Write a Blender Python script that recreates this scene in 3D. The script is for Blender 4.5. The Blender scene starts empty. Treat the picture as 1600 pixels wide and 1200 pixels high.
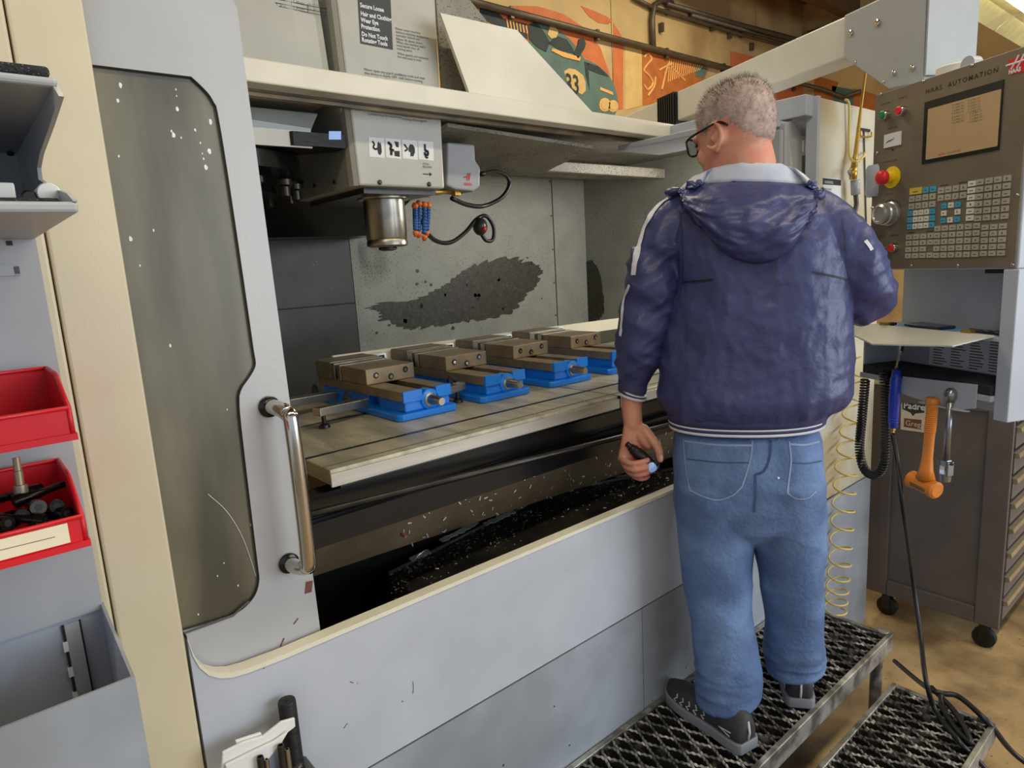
import bpy, bmesh, math, random
import numpy as np
from mathutils import Vector, Matrix, noise
from mathutils.bvhtree import BVHTree
random.seed(7)
S = bpy.context.scene
COL = S.collection
R = math.radians
# ------------------------------------------------------------------ camera
FPX = 1040.0
CAM = Vector((0.0, -1.1221, 1.66))
PIT, YAW, ROL = R(10.282), R(39.913), R(-3.370)
_fw = Vector((math.sin(YAW), math.cos(YAW), 0)); _rt = Vector((math.cos(YAW), -math.sin(YAW), 0)); _up = Vector((0, 0, 1))
FW = _fw*math.cos(PIT) - _up*math.sin(PIT)
_u2 = _up*math.cos(PIT) + _fw*math.sin(PIT)
RT = _rt*math.cos(ROL) + _u2*math.sin(ROL)
UP = _u2*math.cos(ROL) - _rt*math.sin(ROL)
cd = bpy.data.cameras.new('camera'); cam = bpy.data.objects.new('camera', cd); COL.objects.link(cam)
cd.sensor_width = 36.0; cd.sensor_fit = 'HORIZONTAL'; cd.lens = FPX/1600*36; cd.clip_start = .02; cd.clip_end = 100
M = Matrix.Identity(4)
for i in range(3):
    M[i][0] = RT[i]; M[i][1] = UP[i]; M[i][2] = -FW[i]; M[i][3] = CAM[i]
cam.matrix_world = M
S.camera = cam
# ------------------------------------------------------------------ world, light, exposure
S.view_settings.view_transform = 'Standard'; S.view_settings.look = 'None'
S.view_settings.exposure = -0.12; S.view_settings.gamma = 1.0; S.view_settings.use_curve_mapping = False
wd = bpy.data.worlds.new('sky'); S.world = wd; wd.use_nodes = True
bg = wd.node_tree.nodes['Background']; bg.inputs[0].default_value = (.74, .85, 1.0, 1); bg.inputs[1].default_value = .80
def area(name, loc, target, sx, sy, power, col):
    l = bpy.data.lights.new(name, 'AREA'); l.shape = 'RECTANGLE'; l.size = sx; l.size_y = sy; l.energy = power; l.color = col
    o = bpy.data.objects.new(name, l); COL.objects.link(o); o.location = loc
    d = Vector(target) - Vector(loc); o.rotation_euler = d.to_track_quat('-Z', 'Y').to_euler(); return o
# daylight entering by the open roll-up door of the shop, behind the photographer
area('daylight_door', (4.6, -6.6, 2.1), (1.7, .3, 1.3), 5.0, 3.6, 320, (.84, .92, 1.0))
# fill light added to brighten the machine interior, behind the man's head
area('added_fill_light', (2.70, .40, 2.045), (1.75, 1.25, 1.25), .10, .34, 14, (1.0, .97, .90))
# rows of fluorescent tubes under the shop ceiling
for i, (lx, ly) in enumerate(((-.9, -1.6), (2.0, -1.6), (4.9, -1.6), (2.0, 2.4), (6.0, 2.4))):
    area('shop_tube_light', (lx, ly, 3.85 if ly < 0 else 4.86), (lx, ly, 0), 2.4, .25, 46 if ly < 0 else 95, (1.0, .90, .66))
# ------------------------------------------------------------------ pixel -> point on a real plane of the place
def ray(px, py): return FW + RT*((px-800)/FPX) - UP*((py-600)/FPX)
def hy(px, py, y): d = ray(px, py); return CAM + d*((y-CAM.y)/d.y)
def hx(px, py, x): d = ray(px, py); return CAM + d*((x-CAM.x)/d.x)
def hz(px, py, z): d = ray(px, py); return CAM + d*((z-CAM.z)/d.z)
def hp(px, py, P, n): d = ray(px, py); return CAM + d*(n.dot(Vector(P)-CAM)/n.dot(d))
# ------------------------------------------------------------------ materials
MATS = {}
def lin(c): return tuple(((v/255)/12.92 if v/255 <= .04045 else ((v/255+.055)/1.055)**2.4) for v in c)
def mat(name, rgb, rough=.5, metal=0.0, nz=0.06, nscale=8.0, bump=0.0, bscale=60.0, spec=.5, rgb2=None, mixscale=3.0, lo=.45, hi=.6, speck=None, sscale=180.0, sth=.12, coat=0.0, trans=0.0, stretch=None, emit=None, estr=0.0):
    m = bpy.data.materials.new(name); m.use_nodes = True; nt = m.node_tree; N = nt.nodes; L = nt.links
    b = N['Principled BSDF']; c = lin(rgb)
    tc = N.new('ShaderNodeTexCoord'); mp = N.new('ShaderNodeMapping'); L.new(tc.outputs['Object'], mp.inputs[0])
    if stretch: mp.inputs['Scale'].default_value = stretch
    n1 = N.new('ShaderNodeTexNoise'); n1.inputs['Scale'].default_value = nscale; n1.inputs['Detail'].default_value = 4; L.new(mp.outputs[0], n1.inputs[0])
    mr = N.new('ShaderNodeMapRange'); mr.inputs[1].default_value = .3; mr.inputs[2].default_value = .7; mr.inputs[3].default_value = 1-nz*2; mr.inputs[4].default_value = 1+nz*2; L.new(n1.outputs[0], mr.inputs[0])
    base = N.new('ShaderNodeMix'); base.data_type = 'RGBA'; base.inputs[6].default_value = (*c, 1); base.inputs[7].default_value = (*lin(rgb2 or rgb), 1); base.inputs[0].default_value = 0
    if rgb2:
        n2 = N.new('ShaderNodeTexNoise'); n2.inputs['Scale'].default_value = mixscale; n2.inputs['Detail'].default_value = 6; L.new(mp.outputs[0], n2.inputs[0])
        r2 = N.new('ShaderNodeMapRange'); r2.inputs[1].default_value = lo; r2.inputs[2].default_value = hi; L.new(n2.outputs[0], r2.inputs[0]); L.new(r2.outputs[0], base.inputs[0])
    vm = N.new('ShaderNodeVectorMath'); vm.operation = 'SCALE'; L.new(base.outputs[2], vm.inputs[0]); L.new(mr.outputs[0], vm.inputs['Scale'])
    out = vm.outputs[0]
    if speck:
        v = N.new('ShaderNodeTexVoronoi'); v.inputs['Scale'].default_value = sscale; L.new(mp.outputs[0], v.inputs[0])
        n3 = N.new('ShaderNodeTexNoise'); n3.inputs['Scale'].default_value = 5; L.new(mp.outputs[0], n3.inputs[0])
        ma = N.new('ShaderNodeMath'); ma.operation = 'MULTIPLY'; ma.inputs[1].default_value = sth*2; L.new(n3.outputs[0], ma.inputs[0])
        lt = N.new('ShaderNodeMath'); lt.operation = 'LESS_THAN'; L.new(v.outputs[0], lt.inputs[0]); L.new(ma.outputs[0], lt.inputs[1])
        sx = N.new('ShaderNodeMix'); sx.data_type = 'RGBA'; L.new(lt.outputs[0], sx.inputs[0]); L.new(out, sx.inputs[6]); sx.inputs[7].default_value = (*lin(speck), 1); out = sx.outputs[2]
    L.new(out, b.inputs['Base Color'])
    b.inputs['Roughness'].default_value = rough; b.inputs['Metallic'].default_value = metal; b.inputs['Specular IOR Level'].default_value = spec
    b.inputs['Coat Weight'].default_value = coat; b.inputs['Transmission Weight'].default_value = trans
    if bump:
        nb = N.new('ShaderNodeTexNoise'); nb.inputs['Scale'].default_value = bscale; nb.inputs['Detail'].default_value = 3; L.new(mp.outputs[0], nb.inputs[0])
        bp = N.new('ShaderNodeBump'); bp.inputs['Strength'].default_value = bump; bp.inputs['Distance'].default_value = .01; L.new(nb.outputs[0], bp.inputs['Height']); L.new(bp.outputs[0], b.inputs['Normal'])
    if emit:
        b.inputs['Emission Color'].default_value = (*lin(emit), 1); b.inputs['Emission Strength'].default_value = estr
    MATS[name] = m; return m
mat('cream', (206, 193, 164), .32, nz=.02, bump=.03, bscale=220, coat=.15)
mat('door_grey', (176, 176, 177), .30, nz=.03, bump=.03, bscale=200, rgb2=(166, 165, 164), mixscale=2)
mat('front_paint', (180, 184, 192), .42, nz=.03, bump=.02, bscale=200, speck=(120, 112, 100), sscale=18, sth=.03)
mat('base_paint', (158, 163, 172), .45, nz=.05, speck=(70, 66, 60), sscale=16, sth=.05, rgb2=(140, 144, 150), mixscale=2.5)
mat('cap_paint', (222, 214, 194), .38, nz=.03)
mat('right_paint', (205, 199, 180), .3, nz=.04, rgb2=(192, 176, 140), mixscale=3.5, coat=.2, bump=.05, bscale=150)
mat('window_dirty', (156, 148, 120), .34, nz=.10, nscale=9, rgb2=(92, 87, 70), mixscale=2.4, lo=.40, hi=.62, stretch=(1.6, 1, .35), trans=.30)
mat('chrome', (205, 200, 190), .16, 1.0, nz=.04)
mat('steel', (168, 162, 150), .32, 1.0, nz=.08, nscale=20, bump=.03)
mat('steel_brown', (150, 130, 102), .42, .5, nz=.12, nscale=14, rgb2=(120, 112, 100), mixscale=8)
mat('steel_dark', (66, 62, 58), .35, .8, nz=.15, nscale=20)
mat('table_steel', (190, 181, 156), .42, .30, nz=.08, nscale=10, rgb2=(156, 150, 130), mixscale=4, bump=.06, bscale=90, speck=(108, 102, 84), sscale=22, sth=.05, stretch=(3, .8, 1))
mat('table_edge', (184, 177, 164), .36, .4, nz=.07, nscale=9, stretch=(.4, 4, 6))
mat('inner_wall', (160, 160, 148), .5, nz=.05, rgb2=(150, 154, 160), mixscale=.8, speck=(74, 70, 58), sscale=95, sth=.16)
mat('inner_roof', (134, 128, 114), .6, nz=.1, speck=(72, 66, 52), sscale=130, sth=.3)
mat('column_panel', (80, 80, 76), .38, nz=.08, speck=(170, 168, 158), sscale=40, sth=.05)
mat('oil_stain', (62, 60, 50), .5, nz=.2, nscale=60, speck=(165, 160, 145), sscale=120, sth=.12)
mat('black_rubber', (20, 20, 19), .55, nz=.2, bump=.2, bscale=90)
mat('black_gloss', (13, 13, 13), .22, nz=.1)
mat('tray_black', (36, 36, 35), .30, nz=.2, rgb2=(58, 54, 46), mixscale=6, bump=.08, bscale=40)
mat('low_steel', (142, 122, 94), .30, .5, nz=.15, nscale=6, speck=(205, 200, 190), sscale=42, sth=.06)
mat('chip', (205, 205, 205), .35, .6, nz=.2)
mat('vise_blue', (10, 122, 226), .36, nz=.05, coat=.2)
mat('head_paint', (176, 172, 160), .34, nz=.03)
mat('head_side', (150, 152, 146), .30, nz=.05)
mat('probe_grey', (150, 150, 152), .4, nz=.04)
mat('speaker_orange', (226, 112, 30), .45)
mat('nozzle_blue', (40, 86, 146), .45)
mat('brass', (196, 156, 78), .34, .8, nz=.1)
mat('white_label', (226, 226, 224), .5, nz=.02)
mat('ink', (26, 26, 26), .6)
mat('ink_soft', (88, 84, 78), .6)
mat('placard', (44, 46, 40), .5, nz=.08)
mat('red_mark', (206, 66, 52), .5)
mat('red_logo', (214, 34, 44), .42)
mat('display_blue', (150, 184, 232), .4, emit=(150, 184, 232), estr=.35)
mat('arm_white', (208, 206, 196), .36, nz=.02)
mat('bracket_grey', (166, 170, 172), .4, nz=.02)
mat('pendant_face', (118, 107, 90), .40, .10, nz=.05, rgb2=(124, 112, 94), mixscale=4)
mat('pendant_box', (176, 182, 192), .42, nz=.03)
mat('screen', (190, 160, 118), .24, nz=.02)
mat('screen_print', (104, 92, 86), .5)
mat('bezel', (24, 25, 27), .3)
mat('key_grey', (172, 166, 150), .45)
mat('key_white', (220, 216, 204), .45)
mat('key_cyan', (64, 160, 196), .45)
mat('key_yellow', (206, 186, 70), .45)
mat('key_ink', (92, 86, 76), .6)
mat('green_btn', (22, 128, 88), .35)
mat('red_btn', (222, 40, 48), .35)
mat('yellow_btn', (236, 200, 20), .4)
mat('dial', (190, 188, 186), .28, .7)
mat('foam', (40, 41, 44), .9, nz=.2, nscale=50, bump=.6, bscale=260, speck=(92, 94, 98), sscale=300, sth=.2)
mat('rack_grey', (164, 165, 168), .38, nz=.03)
mat('slot_dark', (74, 74, 74), .5)
mat('bin_red', (206, 22, 34), .38, nz=.04)
mat('card', (232, 220, 190), .7, nz=.03)
mat('bolt_black', (44, 40, 36), .28, .8, nz=.2)
mat('white_plastic', (228, 224, 216), .5)
mat('paper', (226, 224, 222), .7, nz=.03)
mat('chest', (96, 88, 85), .46, nz=.05, bump=.05, bscale=160)
mat('chest_top', (190, 184, 150), .5)
mat('drawer_trim', (168, 154, 124), .34, .5)
mat('concrete', (176, 148, 104), .75, nz=.1, nscale=5, rgb2=(112, 88, 60), mixscale=3.6, lo=.44, hi=.66, bump=.15, bscale=70, speck=(96, 80, 58), sscale=30, sth=.08)
mat('alu', (190, 188, 182), .42, .75, nz=.14, nscale=18, rgb2=(120, 116, 108), mixscale=12)
mat('tread', (56, 54, 51), .45, .55, nz=.25, nscale=30, rgb2=(158, 154, 146), mixscale=22, lo=.55, hi=.68)
mat('tread_worn_highlight', (74, 72, 68), .40, .6, nz=.2, nscale=40, rgb2=(176, 172, 164), mixscale=16, lo=.44, hi=.60)  # worn metal, lightened further so the top edges carry painted highlights
mat('wall_tan', (190, 160, 110), .75, nz=.07, nscale=1.5, rgb2=(154, 122, 78), mixscale=.9, bump=.05, bscale=30)
mat('ceiling_wood', (112, 84, 50), .8, nz=.1, nscale=2)
mat('beam_wood', (92, 66, 38), .8, nz=.12, nscale=3)
mat('mural_orange', (192, 104, 54), .7, nz=.06)
mat('mural_cream', (204, 168, 104), .7, nz=.05)
mat('mural_teal', (84, 108, 98), .7, nz=.1, nscale=4)
mat('mural_dark', (40, 48, 48), .7, nz=.1)
mat('mural_rust', (176, 98, 40), .7, nz=.08)
mat('mural_line', (220, 164, 92), .7)
mat('conduit', (92, 80, 64), .45, .4, nz=.1)
mat('lamp_body', (226, 222, 176), .5)
mat('lamp_tube', (255, 250, 225), .4, emit=(255, 248, 220), estr=5.0)
mat('jacket', (62, 66, 110), .42, nz=.06, nscale=10, bump=.55, bscale=20, spec=.45)
mat('jacket_trim', (58, 60, 98), .7, nz=.05, bump=.2, bscale=300)
mat('white_cloth', (224, 224, 232), .75, nz=.03)
mat('hood_lining', (196, 200, 212), .85, nz=.07, nscale=12, rgb2=(172, 180, 202), mixscale=12)
mat('denim', (82, 106, 148), .85, nz=.10, nscale=9, rgb2=(104, 130, 172), mixscale=6, bump=.3, bscale=90)
mat('denim_stitch', (146, 160, 190), .8)
mat('denim_dark', (58, 76, 116), .8)
mat('nail', (226, 178, 158), .35)
mat('skin', (206, 146, 120), .48, nz=.05, nscale=14, rgb2=(214, 132, 112), mixscale=16)
mat('hair', (178, 156, 146), .7, nz=.08, nscale=60, rgb2=(156, 136, 128), mixscale=40)
mat('hair_dark', (84, 72, 60), .6, nz=.2, nscale=60)
mat('shoe', (50, 50, 54), .6, nz=.08, bump=.15, bscale=200)
mat('sole', (120, 122, 128), .6, nz=.06)
mat('shoe_line', (196, 196, 196), .5)
mat('coil_yellow', (214, 190, 112), .45)
mat('cable_black', (24, 24, 26), .4)
mat('gun_blue', (34, 62, 190), .3, coat=.3)
mat('mallet_orange', (226, 134, 48), .42, nz=.05)
mat('mallet_dark', (120, 92, 60), .6)
mat('handle_steel', (148, 150, 154), .3, .9, nz=.05)
mat('phone', (44, 50, 62), .2)
mat('cloth_blue', (112, 176, 226), .7)
mat('acrylic', (206, 206, 200), .25, nz=.02)
mat('sticker', (214, 204, 184), .6)
mat('glass_lens', (150, 156, 156), .05, trans=.95)
mat('rust', (120, 70, 54), .7, nz=.2)
# ------------------------------------------------------------------ mesh builder
WL = {}
class MB:
    def __init__(s): s.v = []; s.f = []
    def add(s, vs, fs):
        o = len(s.v); s.v += [Vector(p) for p in vs]; s.f += [tuple(i+o for i in f) for f in fs]; return s
    def box(s, x0, x1, y0, y1, z0, z1):
        return s.add([(x0,y0,z0),(x1,y0,z0),(x1,y1,z0),(x0,y1,z0),(x0,y0,z1),(x1,y0,z1),(x1,y1,z1),(x0,y1,z1)], [(0,3,2,1),(4,5,6,7),(0,1,5,4),(1,2,6,5),(2,3,7,6),(3,0,4,7)])
    def obox(s, c, ax, ay, az, a, b, h):
        c = Vector(c); ax = Vector(ax).normalized()*a; ay = Vector(ay).normalized()*b; az = Vector(az).normalized()*h
        p = [c-ax-ay-az, c+ax-ay-az, c+ax+ay-az, c-ax+ay-az, c-ax-ay+az, c+ax-ay+az, c+ax+ay+az, c-ax+ay+az]
        fs = [(0,3,2,1),(4,5,6,7),(0,1,5,4),(1,2,6,5),(2,3,7,6),(3,0,4,7)]
        if ax.cross(ay).dot(az) < 0: fs = [f[::-1] for f in fs]
        return s.add(p, fs)
    def prism(s, pts, vec):
        pts = [Vector(p) for p in pts]; vec = Vector(vec); n = len(pts)
        nn = Vector((0,0,0))
        for i in range(n): nn += pts[i].cross(pts[(i+1) % n])
        if nn.dot(vec) > 0: pts = pts[::-1]
        vs = pts + [p+vec for p in pts]
        fs = [tuple(range(n)), tuple(range(2*n-1, n-1, -1))] + [(i, n+i, n+(i+1) % n, (i+1) % n) for i in range(n)]
        return s.add(vs, fs)
    def tube(s, pts, r, seg=10, cap=True, closed=False):
        pts = [Vector(p) for p in pts]; n = len(pts); rs = r if isinstance(r, (list, tuple)) else [r]*n
        t0 = (pts[1]-pts[0]).normalized(); a = Vector((0,0,1)) if abs(t0.z) < .9 else Vector((1,0,0))
        nr = t0.cross(a).normalized(); vs = []; fs = []
        for i in range(n):
            if closed: t = (pts[(i+1) % n]-pts[i-1]).normalized()
            else: t = (pts[min(i+1, n-1)]-pts[max(i-1, 0)]).normalized()
            nr = (nr - t*nr.dot(t)).normalized(); bn = t.cross(nr)
            for k in range(seg):
                q = 2*math.pi*k/seg; vs.append(pts[i]+(nr*math.cos(q)+bn*math.sin(q))*rs[i])
        for i in range(n if closed else n-1):
            j = (i+1) % n
            for k in range(seg): fs.append((i*seg+k, i*seg+(k+1) % seg, j*seg+(k+1) % seg, j*seg+k))
        if cap and not closed: fs.append(tuple(range(seg-1, -1, -1))); fs.append(tuple((n-1)*seg+k for k in range(seg)))
        return s.add(vs, fs)
    def lathe(s, o, ax, prof, seg=20):
        o = Vector(o); ax = Vector(ax).normalized(); a = Vector((0,0,1)) if abs(ax.z) < .9 else Vector((1,0,0))
        u = ax.cross(a).normalized(); w = ax.cross(u); vs = []; fs = []
        for (r, h) in prof:
            for k in range(seg):
                q = 2*math.pi*k/seg; vs.append(o+ax*h+(u*math.cos(q)+w*math.sin(q))*max(r, 1e-4))
        for i in range(len(prof)-1):
            for k in range(seg): fs.append((i*seg+k, i*seg+(k+1) % seg, (i+1)*seg+(k+1) % seg, (i+1)*seg+k))
        fs.append(tuple(range(seg-1, -1, -1))); fs.append(tuple((len(prof)-1)*seg+k for k in range(seg)))
        return s.add(vs, fs)
    def ball(s, c, rx, ry=None, rz=None, ax=None, seg=16, rings=10):
        ry = ry or rx; rz = rz or rx; ax = ax or (Vector((1,0,0)), Vector((0,1,0)), Vector((0,0,1))); c = Vector(c); vs = []; fs = []
        for i in range(rings+1):
            t = math.pi*i/rings; st = max(math.sin(t), 1e-3)
            for k in range(seg):
                q = 2*math.pi*k/seg; vs.append(c+ax[0]*rx*st*math.cos(q)+ax[1]*ry*st*math.sin(q)-ax[2]*rz*math.cos(t))
        for i in range(rings):
            for k in range(seg): fs.append((i*seg+k, i*seg+(k+1) % seg, (i+1)*seg+(k+1) % seg, (i+1)*seg+k))
        fs.append(tuple(range(seg-1, -1, -1))); fs.append(tuple(rings*seg+k for k in range(seg)))
        return s.add(vs, fs)
    def loft(s, rings, cap=True):
        m = len(rings[0]); vs = [p for r in rings for p in r]; fs = []
        for i in range(len(rings)-1):
            for k in range(m): fs.append((i*m+k, i*m+(k+1) % m, (i+1)*m+(k+1) % m, (i+1)*m+k))
        if cap: fs.append(tuple(range(m-1, -1, -1))); fs.append(tuple((len(rings)-1)*m+k for k in range(m)))
        return s.add(vs, fs)
    def grid(s, fn, nu, nv):
        vs = [fn(i/nu, j/nv) for j in range(nv+1) for i in range(nu+1)]
        return s.add(vs, [(j*(nu+1)+i, j*(nu+1)+i+1, (j+1)*(nu+1)+i+1, (j+1)*(nu+1)+i) for j in range(nv) for i in range(nu)])
    def build(s, name, m, parent=None, smooth=False, bevel=0, loc=None, auto=None):
        me = bpy.data.meshes.new(name)
        o = Vector(WL[parent.name]) if parent else Vector(loc or (0, 0, 0))
        me.from_pydata([tuple(p-o) for p in s.v], [], s.f); me.update()
        return link(name, me, m, parent, o, smooth, bevel, auto)
def link(name, me, m, parent, o, smooth=False, bevel=0, auto=None):
    while parent and parent.parent and parent.parent.parent: parent = parent.parent     # thing > part > sub-part, no deeper
    bm = bmesh.new(); bm.from_mesh(me); bmesh.ops.recalc_face_normals(bm, faces=bm.faces[:]); bm.to_mesh(me); bm.free()
    ob = bpy.data.objects.new(name, me); COL.objects.link(ob)
    me.materials.append(MATS[m])
    if parent: ob.parent = parent
    else: ob.location = o
    WL[ob.name] = Vector(o)
    if smooth:
        me.polygons.foreach_set('use_smooth', [True]*len(me.polygons))
        if auto:
            me.set_sharp_from_angle(angle=R(auto))
    if bevel:
        b = ob.modifiers.new('edge', 'BEVEL'); b.width = bevel; b.segments = 2; b.limit_method = 'ANGLE'; b.angle_limit = R(40)
    return ob
def thing(name, label, cat, loc, group=None):
    o = bpy.data.objects.new(name, None); COL.objects.link(o); o.location = loc; o.empty_display_size = .05
    WL[o.name] = Vector(loc); return tag(o, label, cat, group)
def tag(o, label, cat, group=None):
    o['label'] = label; o['category'] = cat
    if group: o['group'] = group
    return o
def struct(o): o['kind'] = 'structure'; return o
def stuff(o): o['kind'] = 'stuff'; return o
def text(body, size, org, rx, uz, m, parent, name='lettering', thick=.0006, align='LEFT', bold=0.0, sx=1.0, space=1.0, line=1.0):
    c = bpy.data.curves.new('t', 'FONT'); c.body = body; c.size = size; c.align_x = align; c.offset = bold; c.space_character = space; c.space_line = line; c.resolution_u = 2
    t = bpy.data.objects.new('t', c); COL.objects.link(t); bpy.context.view_layer.update()
    me = bpy.data.meshes.new_from_object(t.evaluated_get(bpy.context.evaluated_depsgraph_get()))
    bpy.data.objects.remove(t); rx = Vector(rx).normalized(); uz = Vector(uz).normalized(); n = rx.cross(uz)
    b = MB(); vs = [Vector(org)+rx*(v.co.x*sx)+uz*v.co.y+n*thick for v in me.vertices]
    b.add(vs, [tuple(p.vertices) for p in me.polygons]); bpy.data.meshes.remove(me)
    return b.build(name, m, parent)
def bez(pts, n=8):
    # Catmull-Rom through pts
    P = [Vector(p) for p in pts]; P = [P[0]*2-P[1]] + P + [P[-1]*2-P[-2]]; out = []
    for i in range(1, len(P)-2):
        for k in range(n):
            t = k/n; a, b, c, d = P[i-1], P[i], P[i+1], P[i+2]
            out.append(.5*((2*b)+(c-a)*t+(2*a-5*b+4*c-d)*t*t+(3*b-a-3*c+d)*t*t*t))
    out.append(P[-2]); return out
X = Vector((1,0,0)); Y = Vector((0,1,0)); Z = Vector((0,0,1))
# ================================================================== the room
WB = 4.0
b = MB(); b.box(-5, 10.4, -7.5, 4.2, -.1, 0); struct(b.build('floor', 'concrete'))
b = MB(); b.box(-5, 10.4, -7.5, 4.2, 5.12, 5.25); struct(b.build('ceiling', 'ceiling_wood'))
wb = struct(MB().box(-5, 10.3, WB+.03, WB+.15, 0, 5.15).build('wall_back', 'beam_wood'))
xs = [-5, -1.0, 2.9, 5.98, 8.93, 10.25]
for i in range(5): MB().box(xs[i]+.006, xs[i+1]-.006, WB, WB+.03, 0, 5.12).build('plywood_sheet', 'wall_tan', wb)
wr = struct(MB().box(10.25, 10.4, -7.5, 4.2, 0, 5.15).build('wall_right', 'wall_tan'))
for i in range(5):
    struct(MB().box(-5, 10.25, 3.2-i*2.2, 3.35-i*2.2, 4.72, 5.12).build('trim_%d' % (i+1), 'beam_wood'))
struct(MB().box(10.17, 10.25, -7.5, 3.9, 4.5, 4.72).build('trim_6', 'beam_wood'))
# painted mural of an old racing car on the plywood
mu = thing('wall_mural', 'painted mural of a green vintage racing car with a driver on plywood wall', 'mural', (6, WB, 2.6))
def wallpoly(name, m, pts, k, parent=mu):
    q = [hy(px, py, WB) for px, py in pts]; q = [Vector((p.x, WB-.004*k, p.z)) for p in q]
    return MB().prism(q, (0, .004*k, 0)).build(name, m, parent)
wallpoly('orange_arc', 'mural_orange', [(760,20),(800,9),(840,10),(880,22),(915,45),(938,75),(950,110),(957,130),(952,170),(930,200),(860,200),(800,120)], 1)
wallpoly('orange_leaf', 'mural_orange', [(907,9),(930,18),(948,26),(957,33),(950,38),(935,36),(920,26)], 1)
wallpoly('orange_stripe', 'mural_orange', [(958,36),(966,48),(974,62),(973,170),(958,172)], 1)
wallpoly('cream_field', 'mural_cream', [(976,70),(1002,78),(1003,165),(976,172)], 1)
wallpoly('teal_patch', 'mural_teal', [(682,0),(723,0),(725,25),(684,22)], 1)
wallpoly('car_body', 'mural_teal', [(826,42),(842,36),(868,44),(890,62),(905,80),(912,92),(930,100),(948,115),(958,130),(963,148),(966,165),(960,180),(905,200),(880,150),(850,105),(826,70)], 2)
wallpoly('engine_louvre', 'mural_dark', [(750,12),(780,22),(786,30),(822,38),(824,62),(800,48),(770,38),(748,27)], 2)
wallpoly('windscreen', 'mural_dark', [(824,40),(836,34),(850,52),(858,66),(852,82),(838,74),(826,62)], 3)
wallpoly('driver_head', 'mural_cream', [(858,41),(866,42),(871,50),(868,59),(860,61),(854,54)], 4)
wallpoly('driver_body', 'mural_dark', [(868,56),(884,62),(895,78),(896,84),(875,80),(856,68)], 3)
wallpoly('driver_arm', 'mural_dark', [(895,84),(901,72),(903,62),(910,60),(914,68),(912,76),(902,92)], 4)
wallpoly('cockpit_edge', 'mural_line', [(862,76),(885,84),(906,90),(904,96),(880,90),(860,80)], 4)
wallpoly('hood_shine', 'mural_dark', [(912,96),(918,100),(920,140),(914,118)], 3)
wallpoly('hood_dark', 'mural_dark', [(916,98),(934,104),(950,120),(935,116),(920,110)], 3)
wallpoly('roundel', 'mural_cream', [(880,112),(888,107),(898,109),(910,118),(914,130),(914,142),(908,148),(898,143),(886,130)], 3)
wallpoly('grille_badge', 'mural_line', [(936,136),(956,144),(957,149),(937,141)], 3)
for cx, cy, r in ((944, 164, 9), (957, 166, 8)):
    wallpoly('headlamp', 'mural_line', [(cx+r*math.cos(a*math.pi/6), cy+1.2*r*math.sin(a*math.pi/6)) for a in range(12)], 3)
    wallpoly('headlamp_lens', 'mural_cream', [(cx+.7*r*math.cos(a*math.pi/6), cy+.85*r*math.sin(a*math.pi/6)) for a in range(12)], 4)
o = hy(884, 132, WB-.018); text('33', .26, (o.x, WB-.014, o.z-.07), X, Z, 'mural_dark', mu, 'number', bold=.006, sx=.8)
for i in range(7):
    wallpoly('louvre_slat', 'mural_line', [(790+i*5,31+i*1.6),(792+i*5,31.5+i*1.6),(794+i*5,44+i*1.5),(792+i*5,44+i*1.5)], 3)
mu2 = thing('wall_mural', 'orange painted panel of curling outline figures on the plywood wall', 'mural', (8, WB, 3))
wallpoly('rust_field', 'mural_rust', [(1003,78),(1030,73),(1070,85),(1102,95),(1106,110),(1090,150),(1004,165)], 1, mu2)
for pts in ([(1006,90),(1012,84),(1018,92),(1012,100),(1006,110),(1014,118),(1020,130),(1012,140),(1006,132)], [(1034,140),(1044,100),(1052,108),(1070,126)], [(1030,110),(1040,104),(1050,100)], [(1012,150),(1022,135),(1024,120)]):
    q = [hy(px, py, WB-.004) for px, py in pts]; MB().tube(bez(q, 4), .014, 6).build('painted_line', 'mural_line', mu2)
for i in range(16):
    q = [hy(1046+i*3.4, 92+i*.7, WB-.004), hy(1044+i*3.2, 128-i*1.2, WB-.004)]; MB().tube([q[0], (q[0]+q[1])/2, q[1]], .008, 5).build('painted_line', 'mural_line', mu2)
for nm, pts, m, lab in (('painted_panel', [(1141,80),(1190,92),(1180,118),(1141,112)], 'mural_orange', 'orange painted rectangle on plywood above the white pendant arm'),
                        ('painted_panel', [(1200,140),(1280,118),(1270,158),(1200,165)], 'mural_orange', 'orange painted rectangle on side wall just under the white pendant arm'),
                        ('painted_panel', [(1272,118),(1310,128),(1300,158),(1272,152)], 'mural_rust', 'rust painted rectangle on side wall beside the grey painted square'),
                        ('painted_panel', [(1300,134),(1334,140),(1334,165),(1300,158)], 'mural_teal', 'grey green painted square on side wall above machine right corner'),
                        ('painted_panel', [(1334,138),(1378,150),(1378,180),(1334,170)], 'mural_rust', 'rust painted rectangle on side wall next to the control pendant'),
                        ('painted_panel', [(1086,100),(1104,106),(1100,122),(1086,120)], 'mural_teal', 'small grey green painted patch on plywood left of the arm')):
    if hy(*pts[0], WB).x > 9.9:
        q = [hx(px, py, 10.246) for px, py in pts]; e = (.003, 0, 0)
    else:
        q = [hy(px, py, WB) for px, py in pts]; q = [Vector((p.x, WB-.007, p.z)) for p in q]; e = (0, .0025, 0)
    c = sum(q, Vector())/4; tag(MB().prism(q, e).build(nm, m, None, loc=c), lab, 'mural')
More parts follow.
